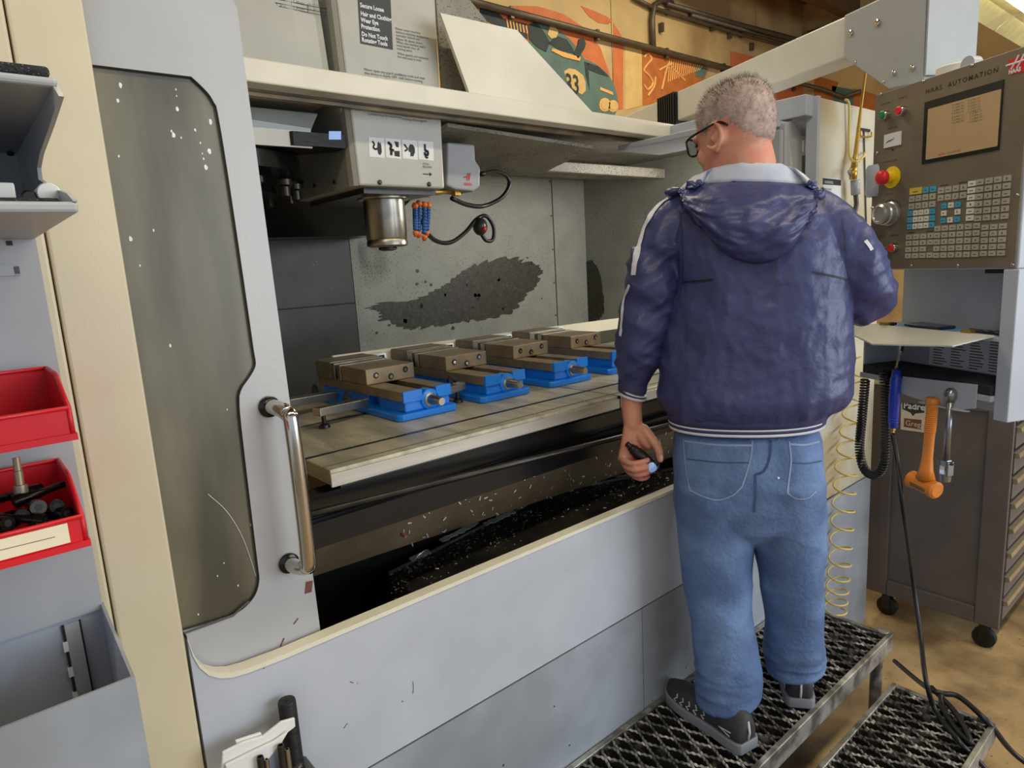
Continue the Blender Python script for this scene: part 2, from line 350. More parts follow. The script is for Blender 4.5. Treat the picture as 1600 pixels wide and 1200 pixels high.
# conduits along the plywood
def conduit(pts, r, lab, clips=0):
    q = [hy(px, py, WB-.05) for px, py in pts]
    q = [hx(px, py, 10.19) if p.x > 10.2 else p for p, (px, py) in zip(q, pts)]
    t = thing('conduit_pipe', lab, 'pipe', q[0])
    MB().tube(q, r, 8).build('pipe', 'conduit', t, True)
    for i in range(clips):
        f = (i+.5)/clips; p = q[0].lerp(q[-1], f); MB().box(p.x-.02, p.x+.02, WB-.055, WB, p.z-r*1.5, p.z+r*1.5).build('clip', 'conduit', t)
conduit([(720,-2),(900,45),(1080,92),(1240,134)], .035, 'thick brown conduit pipe crossing the wall over the racing car mural', 5)
conduit([(1080,24),(1240,68),(1330,92)], .03, 'dark conduit pipe high on the plywood wall behind the arm', 3)
conduit([(1042,6),(1150,37),(1300,76)], .03, 'uppermost dark conduit pipe along the plywood wall', 3)
conduit([(990,-4),(1020,12),(1150,52),(1290,90)], .022, 'thin lower conduit pipe below the two high conduits', 3)
conduit([(1021,80),(1019,30),(1022,8),(1034,0),(1050,5)], .032, 'bent conduit pipe dropping down beside the rust mural panel', 1)
conduit([(726,-4),(727,30)], .05, 'short upright conduit pipe at left end of the mural', 1)
conduit([(1238,128),(1280,138),(1320,152),(1345,142)], .03, 'bent conduit pipe on the wall above machine right corner', 2)
# fluorescent fixture at the top right
fx = thing('fluorescent_light', 'cream fluorescent ceiling fixture with bright bare tubes above the pendant', 'light', (8.2, .62, 3.6))
for i in range(2):
    MB().prism([(5.2+i*2.77, 1.0, 3.55), (5.2+i*2.77, .86, 3.64), (5.2+i*2.77, .30, 3.64), (5.2+i*2.77, .16, 3.55), (5.2+i*2.77, .30, 3.70), (5.2+i*2.77, .86, 3.70)], (2.74, 0, 0)).build('reflector', 'lamp_body', fx)
for i in range(2):
    for yy in (.68, .40):
        MB().tube([(5.3+i*2.77, yy, 3.58), (7.8+i*2.77, yy, 3.58)], .028, 10).build('tube', 'lamp_tube', fx, True)
for xx in (5.6, 10.0): MB().tube([(xx, .58, 3.68), (xx, .58, 5.12)], .01, 6).build('hanger', 'conduit', fx)
for i, (lx, ly) in enumerate(((-.9, -1.6), (2.0, -1.6), (4.9, -1.6), (2.0, 2.4), (6.0, 2.4))):
    t = thing('fluorescent_light', ['tube light fixture over the tool rack', 'tube light fixture in front of the machine', 'tube light fixture by the tool chest', 'tube light fixture behind the machine', 'tube light fixture before the mural wall'][i], 'light', (lx, ly, 3.9 if ly < 0 else 4.9))
    zf = 3.9 if ly < 0 else 4.9
    MB().box(lx-1.25, lx+1.25, ly-.16, ly+.16, zf-.02, zf+.06).build('reflector', 'lamp_body', t)
    for xx in (lx-1, lx+1): MB().tube([(xx, ly, zf+.05), (xx, ly, 5.12)], .008, 6).build('hanger', 'conduit', t)
# ================================================================== the milling machine
mm = thing('milling_machine', 'large beige vertical milling machine with open sliding doors', 'machine', (1.5, .8, 0))
XR = 2.92
# lower skirt panels
for x0, x1 in ((-.6, .213), (.217, 1.367), (1.371, XR)):
    MB().box(x0, x1, 0, .02, 0, .675).build('base_panel', 'base_paint', mm)
# front apron with the curved left end and its lighter lip
ap = [(.217, 1.092), (.221, 1.062), (.228, 1.038), (.240, 1.018), (.256, 1.005), (.275, .997), (.30, .993), (.36, .990), (2.348, .985)]
pts = [(x, 0, z) for x, z in ap] + [(2.348, 0, .680), (.217, 0, .680)]
MB().prism(pts, (0, .022, 0)).build('front_apron', 'front_paint', mm)
lip = MB(); n = len(ap); rr = []
for x, z in ap: rr.append([Vector((x, -.002, z-.006)), Vector((x, .026, z-.006)), Vector((x, .026, z+.003)), Vector((x, -.002, z+.003))])
lip.loft(rr); lip.build('sill_lip', 'cap_paint', mm)
MB().box(.30, 2.34, .0225, .05, .90, .97).build('sill_backing', 'tray_black', mm)
# scratches, rust marks on the apron
for pts, m in (([(1230,590),(1234,560),(1232,540)], 0),):
    pass
def surfmark(pxs, y, r, m, name='scratch', parent=mm):
    q = [hy(px, py, y) for px, py in pxs]; MB().tube(q if len(q) > 2 else [q[0], (q[0]+q[1])/2, q[1]], r, 5).build(name, m, parent)
for a in ([(645,1065),(646,1075),(645,1084)], [(537,1138),(543,1130)], [(547,1065),(552,1067)]): surfmark(a, -.0005, .0007, 'ink_soft')
# left front pillar, beside the door
MB().box(.124, .213, 0, .03, .0, 2.9).build('front_pillar', 'cream', mm, bevel=.004)
MB().box(.095, .1215, -.004, .03, .0, 2.9).build('pillar_edge', 'cream', mm, bevel=.004)
MB().box(-.6, .094, .0, .03, .0, 2.9).build('left_panel', 'rack_grey', mm)
MB().box(-.6, -.57, .03, 2.3, 0, 2.6).build('left_side', 'cream', mm)
# left sliding door with rounded window
dr = MB()
YD = .034
wpx = [(299,120),(315,135),(327,148),(335,162),(340,176),(356,272),(383,454),(396,545),(399,562),(399,572),(394,583),(386,595),(379,605),(375,615),(374,626),(377,667),(394,811),(403,885),(405,905),(402,922),(394,937),(379,952),(360,963)]
win = [(-.30, 1.972), (.20, 1.974)] + [(p.x, p.z) for p in bez([hy(a_, b_, YD) for a_, b_ in wpx], 3)] + [(.218, 1.088), (-.30, 1.085)]
out = [(-.33, 2.135), (.405, 2.125), (.425, 2.112), (.437, 2.09), (.446, 1.45), (.452, .985), (.452, .93), (-.33, .93)]
bm = bmesh.new()
def loop(pts, y): return [bm.verts.new((x, y, z)) for x, z in pts]
def NOTCH(z):
    e = [(x, zz) for x, zz in win[2:-2]]
    for (xa, za), (xb, zb_) in zip(e, e[1:]):
        if min(za, zb_) <= z <= max(za, zb_) and abs(za-zb_) > 1e-6: return xa+(xb-xa)*(z-za)/(zb_-za)
    return 9
lo, li = loop(out, YD), loop(win, YD)
ed = [bm.edges.new((l[i], l[(i+1) % len(l)])) for l in (lo, li) for i in range(len(l))]
bmesh.ops.triangle_fill(bm, use_beauty=True, edges=ed)
for f in [f for f in bm.faces if all(v in li for v in f.verts) and not (.34 < f.calc_center_median().x and 1.40 < f.calc_center_median().z < 1.56 and f.calc_center_median().x > NOTCH(f.calc_center_median().z))]: bm.faces.remove(f)
fr = bm.faces[:]; ex = bmesh.ops.extrude_face_region(bm, geom=fr)
for v in [g for g in ex['geom'] if isinstance(g, bmesh.types.BMVert)]: v.co.y += .035
me = bpy.data.meshes.new('door'); bm.to_mesh(me); bm.free()
for v in me.vertices: v.co -= WL[mm.name]
door = link('sliding_door', me, 'door_grey', mm, WL[mm.name])
MB().prism([(x, YD+.006, z) for x, z in win], (0, .008, 0)).build('window', 'window_dirty', door)
for px, py, r_ in ((188,133,.004),(184,157,.003),(277,170,.0035),(271,211,.004),(268,205,.002),(329,190,.0042),(327,236,.0045),(322,262,.0042),(305,203,.0025),(318,248,.0022),(204,373,.0035),(186,244,.002),(240,360,.002),(266,540,.0025),(219,415,.0018),(275,140,.0016),(276,150,.0014),(283,215,.0016),(313,223,.0018),(316,240,.0014),(355,640,.0014),(392,820,.002),(395,835,.0016),(300,980,.0025),(350,880,.0014),(340,900,.0016),(372,915,.0018),(310,960,.0018)):
    P = hy(px, py, YD+.0055); MB().prism([P+Vector((r_*.7*math.cos(k*math.pi/4)*random.uniform(.7, 1.2), 0, r_*1.1*math.sin(k*math.pi/4)*random.uniform(.7, 1.2))) for k in range(8)], (0, .0004, 0)).build('splash_spot', 'white_label', door)
MB().tube(bez([hy(325,772,YD+.005), hy(355,800,YD+.005), hy(380,842,YD+.005), hy(400,900,YD+.005)], 5), .0005, 5).build('window_scratch', 'white_label', door)
gk = [Vector((x, YD+.002, z)) for x, z in win[1:-1]]; MB().tube(gk, .0022, 6).build('window_gasket', 'ink', door)
MB().tube([(-.3, YD-.001, 1.088), (.30, YD-.001, 1.083), (.33, YD-.001, 1.098)], .0022, 5).build('window_seam', 'ink_soft', door)
# chrome grab handle
ht = Vector((.408, YD, 1.437)); hb = Vector((.408, YD, 1.143))
pts = bez([ht, ht+Vector((.004, -.03, 0)), ht+Vector((.010, -.055, -.008)), ht+Vector((.012, -.066, -.035)), hb+Vector((.012, -.066, .035)), hb+Vector((.010, -.055, .008)), hb+Vector((.004, -.03, 0)), hb], 6)
MB().tube(pts, .0135, 16).build('grab_handle', 'chrome', door, True)
for q in (ht, hb): MB().lathe(q, (0, -1, 0), [(.019, 0), (.019, .004), (.0145, .007)], 18).build('handle_flange', 'black_gloss', door, True, auto=40)
wallmarks = [[(430,1030),(436,1015),(444,997)], [(424,1028),(440,1020),(446,1016)], [(441,1012),(436,1024)], [(459,975),(466,966)], [(446,1018),(480,1000)]]
for a in wallmarks: surfmark(a, YD-.001, .0011, 'rust', parent=door)
wp = [hy(px, py, YD-.0006) for px, py in ((478,909),(489,907),(487,925),(476,928))]; MB().prism(wp, (0, .0005, 0)).build('rust_patch', 'rust', door)
# right front panel and the right door tucked in its slot
rp = MB().box(2.372, XR, 0, .03, .68, 2.152).build('right_front_panel', 'right_paint', mm, bevel=.004)
MB().box(2.350, 2.3715, -.003, .035, .68, 2.155).build('right_panel_edge', 'front_paint', mm)
MB().box(2.372, XR, .03, .62, 2.12, 2.15).build('right_roof', 'front_paint', mm)
MB().box(XR-.03, XR, .03, 1.7, 0, 2.15).build('right_side', 'right_paint', mm)
MB().box(2.30, 2.372, .012, .6, 2.09, 2.158).build('roof_side_rail', 'front_paint', mm, bevel=.003)
rd = MB().box(2.262, 2.278, .075, .115, 1.0, 2.055).build('right_door', 'door_grey', mm, bevel=.008)
MB().prism([(2.279, .07, 1.0), (2.40, .07, 1.0), (2.40, .07, 2.02), (2.385, .07, 2.065), (2.35, .07, 2.085), (2.279, .07, 2.08)], (0, .04, 0)).build('door_frame', 'door_grey', rd, bevel=.006)
MB().box(2.10, 2.36, .09, .66, 2.064, 2.086).build('door_canopy', 'front_paint', rd, bevel=.003)
for pts in ([(2.30, 2.02), (2.312, 1.93), (2.345, 1.88), (2.32, 1.96)],):
    MB().prism([(x, .069, z) for x, z in pts], (0, .001, 0)).build('scuff', 'acrylic', rd)
# warning notices on the right panel
wn = MB().prism([hy(px, py, -.0006) for px, py in ((1286,277),(1314,280),(1314,335),(1288,332))], (0, .0006, 0)).build('warning_notice', 'white_label', rp)
c = [hy(px, py, -.0012) for px, py in ((1286,278),(1314,281),(1314,290),(1286,288))]; MB().prism(c, (0, .0006, 0)).build('warning_header', 'ink', rp)
p = hy(1288, 288, -.0014); text('WARNING', .014, (p.x, p.y, p.z+.003), X, Z, 'white_label', rp, 'warning_lettering', sx=1.0)
p = hy(1288, 296, -.0014); text('PINCH POINT\nKEEP CLEAR\nHANDS OFF', .0095, (p.x, p.y, p.z-.002), X, Z, 'ink', rp, 'warning_lettering', sx=.95)
for yy in (306, 311, 316, 321): 
    q = [hy(1288, yy, -.001), hy(1312, yy+3.5, -.001)]; MB().tube([q[0], q[0].lerp(q[1], .5), q[1]], .0008, 4).build('print_line', 'ink', rp)
# roof beam over the opening
bmz = [(.672, 2.178, 2.124), (2.36, 2.162, 2.108)]
MB().prism([(.1, .56, 2.184), (.1, .56, 2.128), (2.372, .56, 2.110), (2.372, .56, 2.164)], (0, .06, 0)).build('roof_beam', 'cap_paint', mm, bevel=.004)
MB().prism([(.1, .60, 2.146), (.1, .60, 2.130), (2.30, .60, 2.113), (2.30, .60, 2.128)], (0, .05, 0)).build('beam_track', 'black_gloss', mm)
MB().prism([(.1, .655, 2.145), (.1, .655, 2.121), (2.30, .655, 2.104), (2.30, .655, 2.126)], (0, .02, 0)).build('beam_guide', 'steel_brown', mm)
MB().box(2.71, 2.83, .22, .58, 2.03, 2.075).build('added_fill_lamp', 'white_plastic', mm, bevel=.004)  # box added as housing for the extra interior fill light
# splash wing standing on the beam, and speckled baffle behind
MB().prism([hy(px, py, .60) for px, py in ((688,20),(808,47),(930,180),(736,152))], (0, .012, 0)).build('splash_wing', 'cap_paint', mm)
MB().prism([Vector((1.31, .70, 2.13)), Vector((1.31, .70, 2.50)), Vector((1.44, .70, 2.50)), Vector((1.9, .70, 2.13))], (0, .01, 0)).build('splash_baffle', 'inner_roof', mm)
# interior walls
YB, XI = 1.56, 2.85
iw = MB().box(1.2, 2.60, YB, YB+.02, .8, 2.14).build('interior_back', 'inner_wall', mm)
MB().box(2.604, XI, YB-.004, YB+.02, .8, 2.14).build('interior_back_panel', 'inner_wall', mm)
ir = MB().box(XI, XI+.02, .75, YB, .8, 2.14).build('interior_right', 'inner_wall', mm)
MB().box(XI-.01, XI+.02, .1, .745, .8, 2.0).build('interior_right_panel', 'column_panel', mm)
for i in range(5):
    z = 1.36+i*.18; MB().lathe((2.59, YB, z), (0, -1, 0), [(.005, 0), (.005, .003)], 8).build('panel_screw', 'ink_soft', iw)
for i in range(3): MB().lathe((XI, .79, 1.45+i*.25), (-1, 0, 0), [(.006, 0), (.006, .003)], 8).build('panel_screw', 'ink', ir)
# interior roof plates and gutters
MB().box(1.32, XI, .66, YB, 2.128, 2.14).build('roof_plate', 'inner_roof', mm)
MB().prism([(1.32, .70, 2.10), (2.0, .70, 2.075), (2.0, 1.0, 2.02), (1.32, 1.25, 2.03)], (0, 0, .012)).build('roof_slope', 'inner_roof', mm)
MB().box(1.9, XI-.02, .98, 1.04, 2.03, 2.075).build('roof_gutter', 'inner_roof', mm, bevel=.006)
MB().box(1.7, XI-.02, 1.20, 1.26, 2.05, 2.11).build('roof_gutter', 'inner_roof', mm, bevel=.006)
# oil stains thrown on the interior walls (thin splash film)
def stain(pxs, axis, val, off):
    c = [(hy if axis == 'y' else hx)(px, py, val) for px, py in pxs]; ctr = sum(c, Vector())/len(c); rim = []
    n = 90
    L = [(c[i]-c[i-1]).length for i in range(len(c))]
    dense = bez(c+[c[0]], 12)
    for i, p in enumerate(dense[:-1]):
        d = (p-ctr); k = 1+.10*noise.noise(p*38)+.09*noise.noise(p*90)+random.uniform(-.03, .03); rim.append(ctr+d*k)
    return MB().prism(rim, off)
stain([(578,482),(600,472),(640,470),(690,448),(740,415),(790,402),(838,414),(842,440),(815,470),(790,492),(740,500),(690,508),(640,514),(600,498)], 'y', YB-.0015, (0, .0012, 0)).build('oil_stain', 'oil_stain', iw)
stain([(914,408),(924,406),(936,424),(942,455),(944,478),(938,498),(915,500)], 'x', XI-.0015, (.0012, 0, 0)).build('oil_stain', 'oil_stain', ir)
for k in range(60):
    a = random.gauss(730, 75); bb = 455-(a-720)*.30+random.gauss(0, 28)
    if 570 < a < 850 and 400 < bb < 520:
        p = hy(a, bb, YB-.0015); r = random.uniform(.003, .012); MB().prism([p+Vector((r*math.cos(t)*random.uniform(.6, 1.2), 0, r*math.sin(t)*random.uniform(.6, 1.2))) for t in [i*math.pi/4 for i in range(8)]], (0, .001, 0)).build('oil_spot', 'oil_stain', iw)
for k in range(110):
    P = hy(random.uniform(640, 1050), 0, .2); x_ = random.uniform(.75, 2.2); v_ = random.random(); P = Vector((x_, .178+.08*v_, 1.12-.06*(x_-.2)/2.6-.125*v_)); r = random.uniform(.001, .0028); d_ = Vector((random.uniform(-1, 1), 0, random.uniform(-1, 1))).normalized()*r*2.2; e_ = Vector((d_.z, 0, -d_.x))*.3; FL = globals().setdefault('FL', MB()); FL.add([P-d_-e_, P+d_-e_, P+d_+e_, P-d_+e_], [(0, 1, 2, 3)])
stuff(FL.build('stuck_chips', 'chip', mm))
# column, its way cover and panels
MB().box(.2, 1.345, 1.50, 1.9, .6, 1.80).build('column_lower_panel', 'column_panel', mm)
MB().box(.2, 1.345, 1.495, 1.50, 1.53, 1.534).build('panel_seam', 'ink', mm)
MB().box(1.348, 1.385, 1.50, 1.56, .6, 1.80).build('column_corner', 'inner_wall', mm)
MB().prism([(.2, 1.30, 1.80), (1.36, 1.30, 1.80), (1.43, 1.02, 1.96), (.2, 1.02, 1.96)], (0, .22, .02)).build('way_cover', 'black_gloss', mm)
MB().box(.2, 1.38, 1.40, 1.6, 1.80, 2.6).build('column', 'column_panel', mm)
# spindle head
hd_ = MB().prism([(.975, .68, 1.907), (1.276, .68, 1.905), (1.298, .68, 2.62), (.953, .68, 2.62)], (0, .55, 0)).build('spindle_head', 'head_paint', mm, bevel=.006)
MB().prism([(.962, .715, 1.907), (.962, 1.30, 1.907), (.940, 1.30, 2.6), (.940, .715, 2.6)], (.004, 0, 0)).build('head_side_cover', 'head_side', hd_)
MB().prism([(.961, .715, 1.907), (.964, .692, 1.907), (.974, .681, 1.907), (.974, .72, 1.907)], (-.022, 0, .70)).build('head_corner', 'head_paint', hd_)
for px, py in ((593,285),(670,288)):
    p = hy(px, py, .68); MB().lathe(p, (0, -1, 0), [(.007, 0), (.007, .004), (.004, .006)], 10).build('cap_screw', 'steel_dark', hd_)
for px, py in ((453,297),(492,290),(523,284)):
    p = hx(px, py, .955); MB().lathe(p, (-1, 0, 0), [(.006, 0), (.006, .004)], 10).build('cap_screw', 'steel_dark', hd_)
SP = hy(600, 320, .84); SPX = SP.x
sp = MB().lathe((SPX, .84, 1.93), (0, 0, -1), [(.085, -.02), (.085, .03), (.083, .045), (.0665, .048), (.0665, .165), (.064, .172), (.0665, .178), (.0665, .19), (.055, .195)], 36).build('spindle_nose', 'steel', hd_, True, auto=35)
MB().lathe((SPX, .84, 1.735), (0, 0, -1), [(.03, 0), (.03, .008), (.018, .012)], 20).build('spindle_bore', 'steel_dark', hd_, True, auto=35)
MB().box(1.01, 1.268, .72, 1.1, 1.89, 1.906).build('head_underside', 'tray_black', hd_)
# safety pictograms
YH = .6793
for i, x0 in enumerate((576, 602, 628, 653)):
    q = [hy(x0, 214+ (x0-576)*.075, YH), hy(x0+24, 216+(x0-576)*.075, YH), hy(x0+25, 247+(x0-576)*.055, YH), hy(x0+1.5, 244.5+(x0-576)*.055, YH)]
    MB().prism(q, (0, .0006, 0)).build('safety_pictogram', 'white_label', hd_)
    def ip(u, v): return q[0].lerp(q[1], u).lerp(q[3].lerp(q[2], u), v)+Vector((0, -.0006, 0))
    def blob(pts): MB().prism([ip(*p) for p in pts], (0, .0005, 0)).build('pictogram_figure', 'ink', hd_)
    def pen_(pts, r=.0025): MB().tube(bez([ip(*p) for p in pts], 4), r, 5).build('pictogram_line', 'ink', hd_)
    if i == 0: pen_([(.22,.2),(.34,.35),(.26,.5),(.4,.6),(.5,.55)]); blob([(.55,.3),(.62,.18),(.7,.3),(.75,.2),(.8,.4),(.82,.7),(.72,.88),(.58,.82),(.52,.6)])
    if i == 1: pen_([(.15,.2),(.35,.35),(.3,.55),(.5,.6)], .004); pen_([(.35,.62),(.33,.85)], .004); blob([(.58,.12),(.85,.14),(.85,.42),(.68,.4)]); blob([(.55,.62),(.9,.6),(.9,.9),(.55,.88)])
    if i == 2: blob([(.4,.4),(.5,.22),(.68,.22),(.8,.36),(.82,.6),(.7,.84),(.5,.84),(.52,.66),(.38,.58)]); pen_([(.12,.25),(.32,.48),(.14,.6)])
    if i == 3: blob([(.36,.15),(.5,.15),(.5,.5),(.36,.5)]); pen_([(.42,.5),(.6,.55),(.58,.72),(.42,.72),(.4,.6)], .004); pen_([(.42,.8),(.5,.88),(.6,.86)])
p = hy(667, 262, YH); text('TOOL\nRELEASE', .009, (p.x-.015, YH, p.z+.008), X, Z, 'ink_soft', hd_)
MB().prism([(p.x-.016, YH, p.z-.018), (p.x+.008, YH, p.z-.018), (p.x+.008, YH, p.z-.013), (p.x+.018, YH, p.z-.0195), (p.x+.008, YH, p.z-.026), (p.x+.008, YH, p.z-.021), (p.x-.016, YH, p.z-.021)], (0, .0006, 0)).build('arrow_mark', 'ink', hd_)
# placard and small print
q = [hy(px, py, YH) for px, py in ((558,-14),(610,-6),(614,78),(563,68))]
MB().prism(q, (0, .0006, 0)).build('placard', 'placard', hd_)
for s_, py in (('Secure Loose', 12), ('Hair and Clothing.', 25), ('Wear Eye', 35), ('Protection', 45), ('Do Not Touch', 57), ('Rotating Tools', 66)):
    p = hy(562+ (py*.05), py-1, YH); text(s_, .0165, (p.x, YH-.0006, p.z), X, Z, 'white_label', hd_, bold=.0005, sx=.84)
for s_, px, py, sz in (('Never enter machine\nwithout machine stopped or\noperator locked out.', 618, 46, .010), ('Never lift above doors.\nWhen the machine starts\nkeep hands clear of\nmoving parts.', 619, 62, .010), ('When guards are removed\nthe warranty is void.', 621, 85, .010), ('Never open any guard unless\nthat device is clearly OFF\nlocking the machine.', 569, 110, .0105), ('Clamp tools and vises\nwell before running.', 623, 118, .0105), ('Rotating parts may cause injury\nCoolant may be hazardous', 574, 174, .0105), ('Keep doors closed while\nrunning the program', 628, 182, .0105)):
    p = hy(px, py, YH); text(s_, sz, (p.x, YH, p.z), X, Z, 'ink_soft', hd_, line=.9)
# grey lubrication box with red mark, at the right of the head
pb = [hy(px, py, .76) for px, py in ((699,222),(742,226),(743,250),(751,262),(750,292),(740,299),(712,296),(698,290))]
gb = MB().prism(pb, (0, .12, 0)).build('coolant_motor', 'probe_grey', hd_, bevel=.006)
q = hy(728, 276, .7585)
for a in ([(0, 0), (.013, 0)], [(.004, -.012), (.012, .012)], [(.012, -.012), (.020, .012)], [(-.008, -.002), (.018, .003)]):
    MB().tube([q+Vector((x, 0, z)) for x, z in (a[0], ((a[0][0]+a[1][0])/2, (a[0][1]+a[1][1])/2), a[1])], .0018, 5).build('red_mark', 'red_mark', gb)
text('HAAS', .012, (q.x-.008, .758, q.z-.028), X, Z, 'red_mark', gb, bold=.0006)
# coolant nozzles
for i in range(4):
    x = SPX+.085+i*.018; t = [(x, .80, 1.90), (x+.002+random.uniform(-.003, .003), .795, 1.862+random.uniform(-.006, .006)), (x+.004, .79, 1.82), (x-.008+.004*i*random.uniform(-1, .4), .785+.01*(i % 2), 1.772+random.uniform(-.006, .010))]
    nz_ = MB()
    for k in range(9):
        p = Vector(t[1]).lerp(Vector(t[3]), k/9); nz_.ball(p, .0095, .0095, .008, seg=8, rings=5)
    nb = nz_.build('coolant_nozzle', 'nozzle_blue', hd_, True)
    MB().lathe(t[1], (0, 0, 1), [(.006, -.008), (.011, 0), (.011, .006), (.006, .014)], 10).build('nozzle_collar', 'speaker_orange', nb, True)
    MB().lathe(Vector(t[3])+Vector((0, 0, .0)), (-.1, 0, -1), [(.010, 0), (.009, .008), (.005, .018)], 10).build('nozzle_tip', 'speaker_orange', nb, True)
p0 = hy(664, 303, .80); p1 = hy(712, 297, .80)
MB().tube([p0, p0.lerp(p1, .5), p1], .0085, 8).build('brass_fitting', 'brass', hd_, True)
MB().obox(p1, X, Y, Z, .012, .012, .02).build('brass_fitting', 'brass', hd_, bevel=.002)
MB().obox(p0, X, Y, Z, .014, .011, .011).build('brass_fitting', 'brass', hd_, bevel=.002)
# loose cables inside
q = [hy(px, py, yy) for px, py, yy in ((752,272,.85),(775,268,.95),(793,277,1.0),(795,292,1.0),(782,310,1.0),(755,322,1.0),(730,320,.95),(706,310,.88))]
MB().tube(bez(q, 6), .0085, 8).build('coolant_hose', 'cable_black', mm, True)
q = [hy(px, py, yy) for px, py, yy in ((660,345,.85),(668,365,.95),(685,378,1.05),(706,378,1.1),(728,362,1.15),(745,342,1.2),(760,338,1.2),(771,355,1.2),(770,374,1.2),(760,376,1.2),(752,366,1.2))]
cab = MB().tube(bez(q, 6), .0085, 8).build('coolant_hose', 'cable_black', mm, True)
q = hy(750, 354, 1.19); MB().ball(q, .032, .032, .038).build('hose_nozzle', 'tray_black', cab, True); MB().ball(q+Vector((0, -.026, -.012)), .011).build('nozzle_eye', 'red_btn', cab, True)
# tool changer: cover, carousel and arm
tc = MB()
cov = []
for z in (2.13, 2.45): cov.append([Vector((x, y, z)) for x, y in ((.1, .66), (.80, .64), (.865, .645), (.895, .67), (.905, .72), (.9, 1.15), (.1, 1.15))])
k = MB().loft([[p+Vector((.02*(p.z < 2.3), 0, 0)) for p in r_] for r_ in cov]).build('changer_cover', 'head_paint', mm, bevel=.01)
p = hy(432, 3, .655)
for r_ in range(3):
    for c_ in range(3):
        s_ = hy(430+c_*26, -8+r_*9+c_*4, .648); text('%d  %d mm' % (r_*3+c_+1, 20+10*c_), .008, (s_.x, .641, s_.z), X, Z, 'ink_soft', k)
for a in ((430,-2,509,14),(430,4,509,20),(436,10,509,25)):
    q0, q1 = hy(a[0], a[1], .6405), hy(a[2], a[3], .6405); MB().tube([q0, q0.lerp(q1, .5), q1], .0007, 4).build('chart_line', 'ink', k)
for xx in (455, 481, 509):
    q0, q1 = hy(xx, -4+(xx-430)*.2, .6405), hy(xx+.5, 9+(xx-430)*.2, .6405); MB().tube([q0, q0.lerp(q1, .5), q1], .0007, 4).build('chart_line', 'ink', k)
cs = MB().prism([(.2, .72, 2.02), (.855, .72, 2.015), (.865, .72, 2.06), (.90, .74, 2.11), (.2, .74, 2.11)], (0, .25, 0)).build('carousel_cover', 'head_side', mm, bevel=.004)
MB().box(.2, .858, .712, .72, 2.008, 2.052).build('cover_flange', 'cap_paint', cs)
MB().lathe((.835, .712, 2.03), (0, -1, 0), [(.008, 0), (.008, .004)], 10).build('cap_screw', 'ink', cs)
cr = MB().lathe((.64, .98, 2.0), (0, 0, -1), [(.06, -.02), (.06, 0), (.27, 0), (.27, .045), (.20, .05), (.20, .1)], 30).build('tool_carousel', 'black_gloss', mm, True, auto=40)
for i in range(14):
    a = i*2*math.pi/14; c0 = Vector((.64+.25*math.cos(a), .98+.25*math.sin(a), 1.93)); MB().lathe(c0, (0, 0, -1), [(.022, 0), (.022, .015), (.015, .02), (.015, .045), (.006, .05)], 10).build('tool_pot', 'steel_dark', cr, True, auto=40)
am = MB().prism([(.80, .70, 2.012), (.956, .70, 2.012), (.956, .76, 2.012), (.8, .95, 2.012), (.70, .95, 2.012)], (0, 0, .036)).build('changer_arm', 'black_rubber', mm)
q = [hy(px, py, .6985) for px, py in ((514,205),(533,205),(533,218),(514,218))]; MB().prism(q, (0, .001, 0)).build('position_label', 'display_blue', am)
# table with slots, front edge, rear guard
ZT = 1.25
tb = MB().box(.569, 2.75, .177, 1.10, 1.215, 1.25).build('table', 'table_steel', mm, bevel=.002)
MB().box(.567, 2.752, .170, .176, 1.213, 1.242).build('table_edge', 'table_edge', tb, bevel=.001)
MB().box(.569, 2.75, .205, .209, 1.249, 1.2512).build('table_groove', 'ink_soft', tb)
MB().box(1.498, 1.50, .168, .43, 1.213, 1.2508).build('table_joint', 'steel_dark', tb)
for yy in (.30, .62, .94): MB().box(.569, 2.75, yy, yy+.014, 1.249, 1.2506).build('t_slot', 'steel_dark', tb)
MB().box(.60, 2.7, .20, 1.05, 1.14, 1.214).build('table_body', 'tray_black', tb)
rg = MB().prism([hy(520, 556, .985), hy(985, 496, .985)+Vector((.4, 0, 0)), hy(985, 496, .985)+Vector((.4, 0, -.05)), hy(520, 556, .985)+Vector((0, 0, -.05))], (0, .012, 0)).build('rear_guard', 'cap_paint', tb)
# saddle, way rod, steel cover
MB().box(.2, 2.8, .19, .24, 1.12, 1.20).build('saddle_cover', 'black_gloss', mm)
p0, p1 = hy(480, 805, .14), hy(1060, 660, .14); p1 = p0+(p1-p0)*1.5
MB().tube([p0-(p1-p0)*.3, p0.lerp(p1, .5), p1], .008, 12).build('way_rod', 'steel_dark', mm, True)
MB().box(.2, 2.8, .16, .185, 1.095, 1.15).build('way_wiper', 'black_gloss', mm)
MB().prism([(.2, .18, 1.12), (2.8, .18, 1.06), (2.8, .26, .93), (.2, .26, 1.0)], (0, .02, 0)).build('way_cover_plate', 'low_steel', mm)
for px, py in ((625,790),(627,835)):
    p = hy(px, py, .195); MB().lathe(p, (0, -1, 0), [(.004, 0), (.004, .02)], 8).build('cap_screw', 'rust', mm)
MB().box(.2, 2.85, .5, .52, .55, 1.0).build('inner_front_sheet', 'tray_black', mm)
MB().box(.15, 2.85, .03, 1.5, .53, .55).build('chip_pan', 'tray_black', mm)
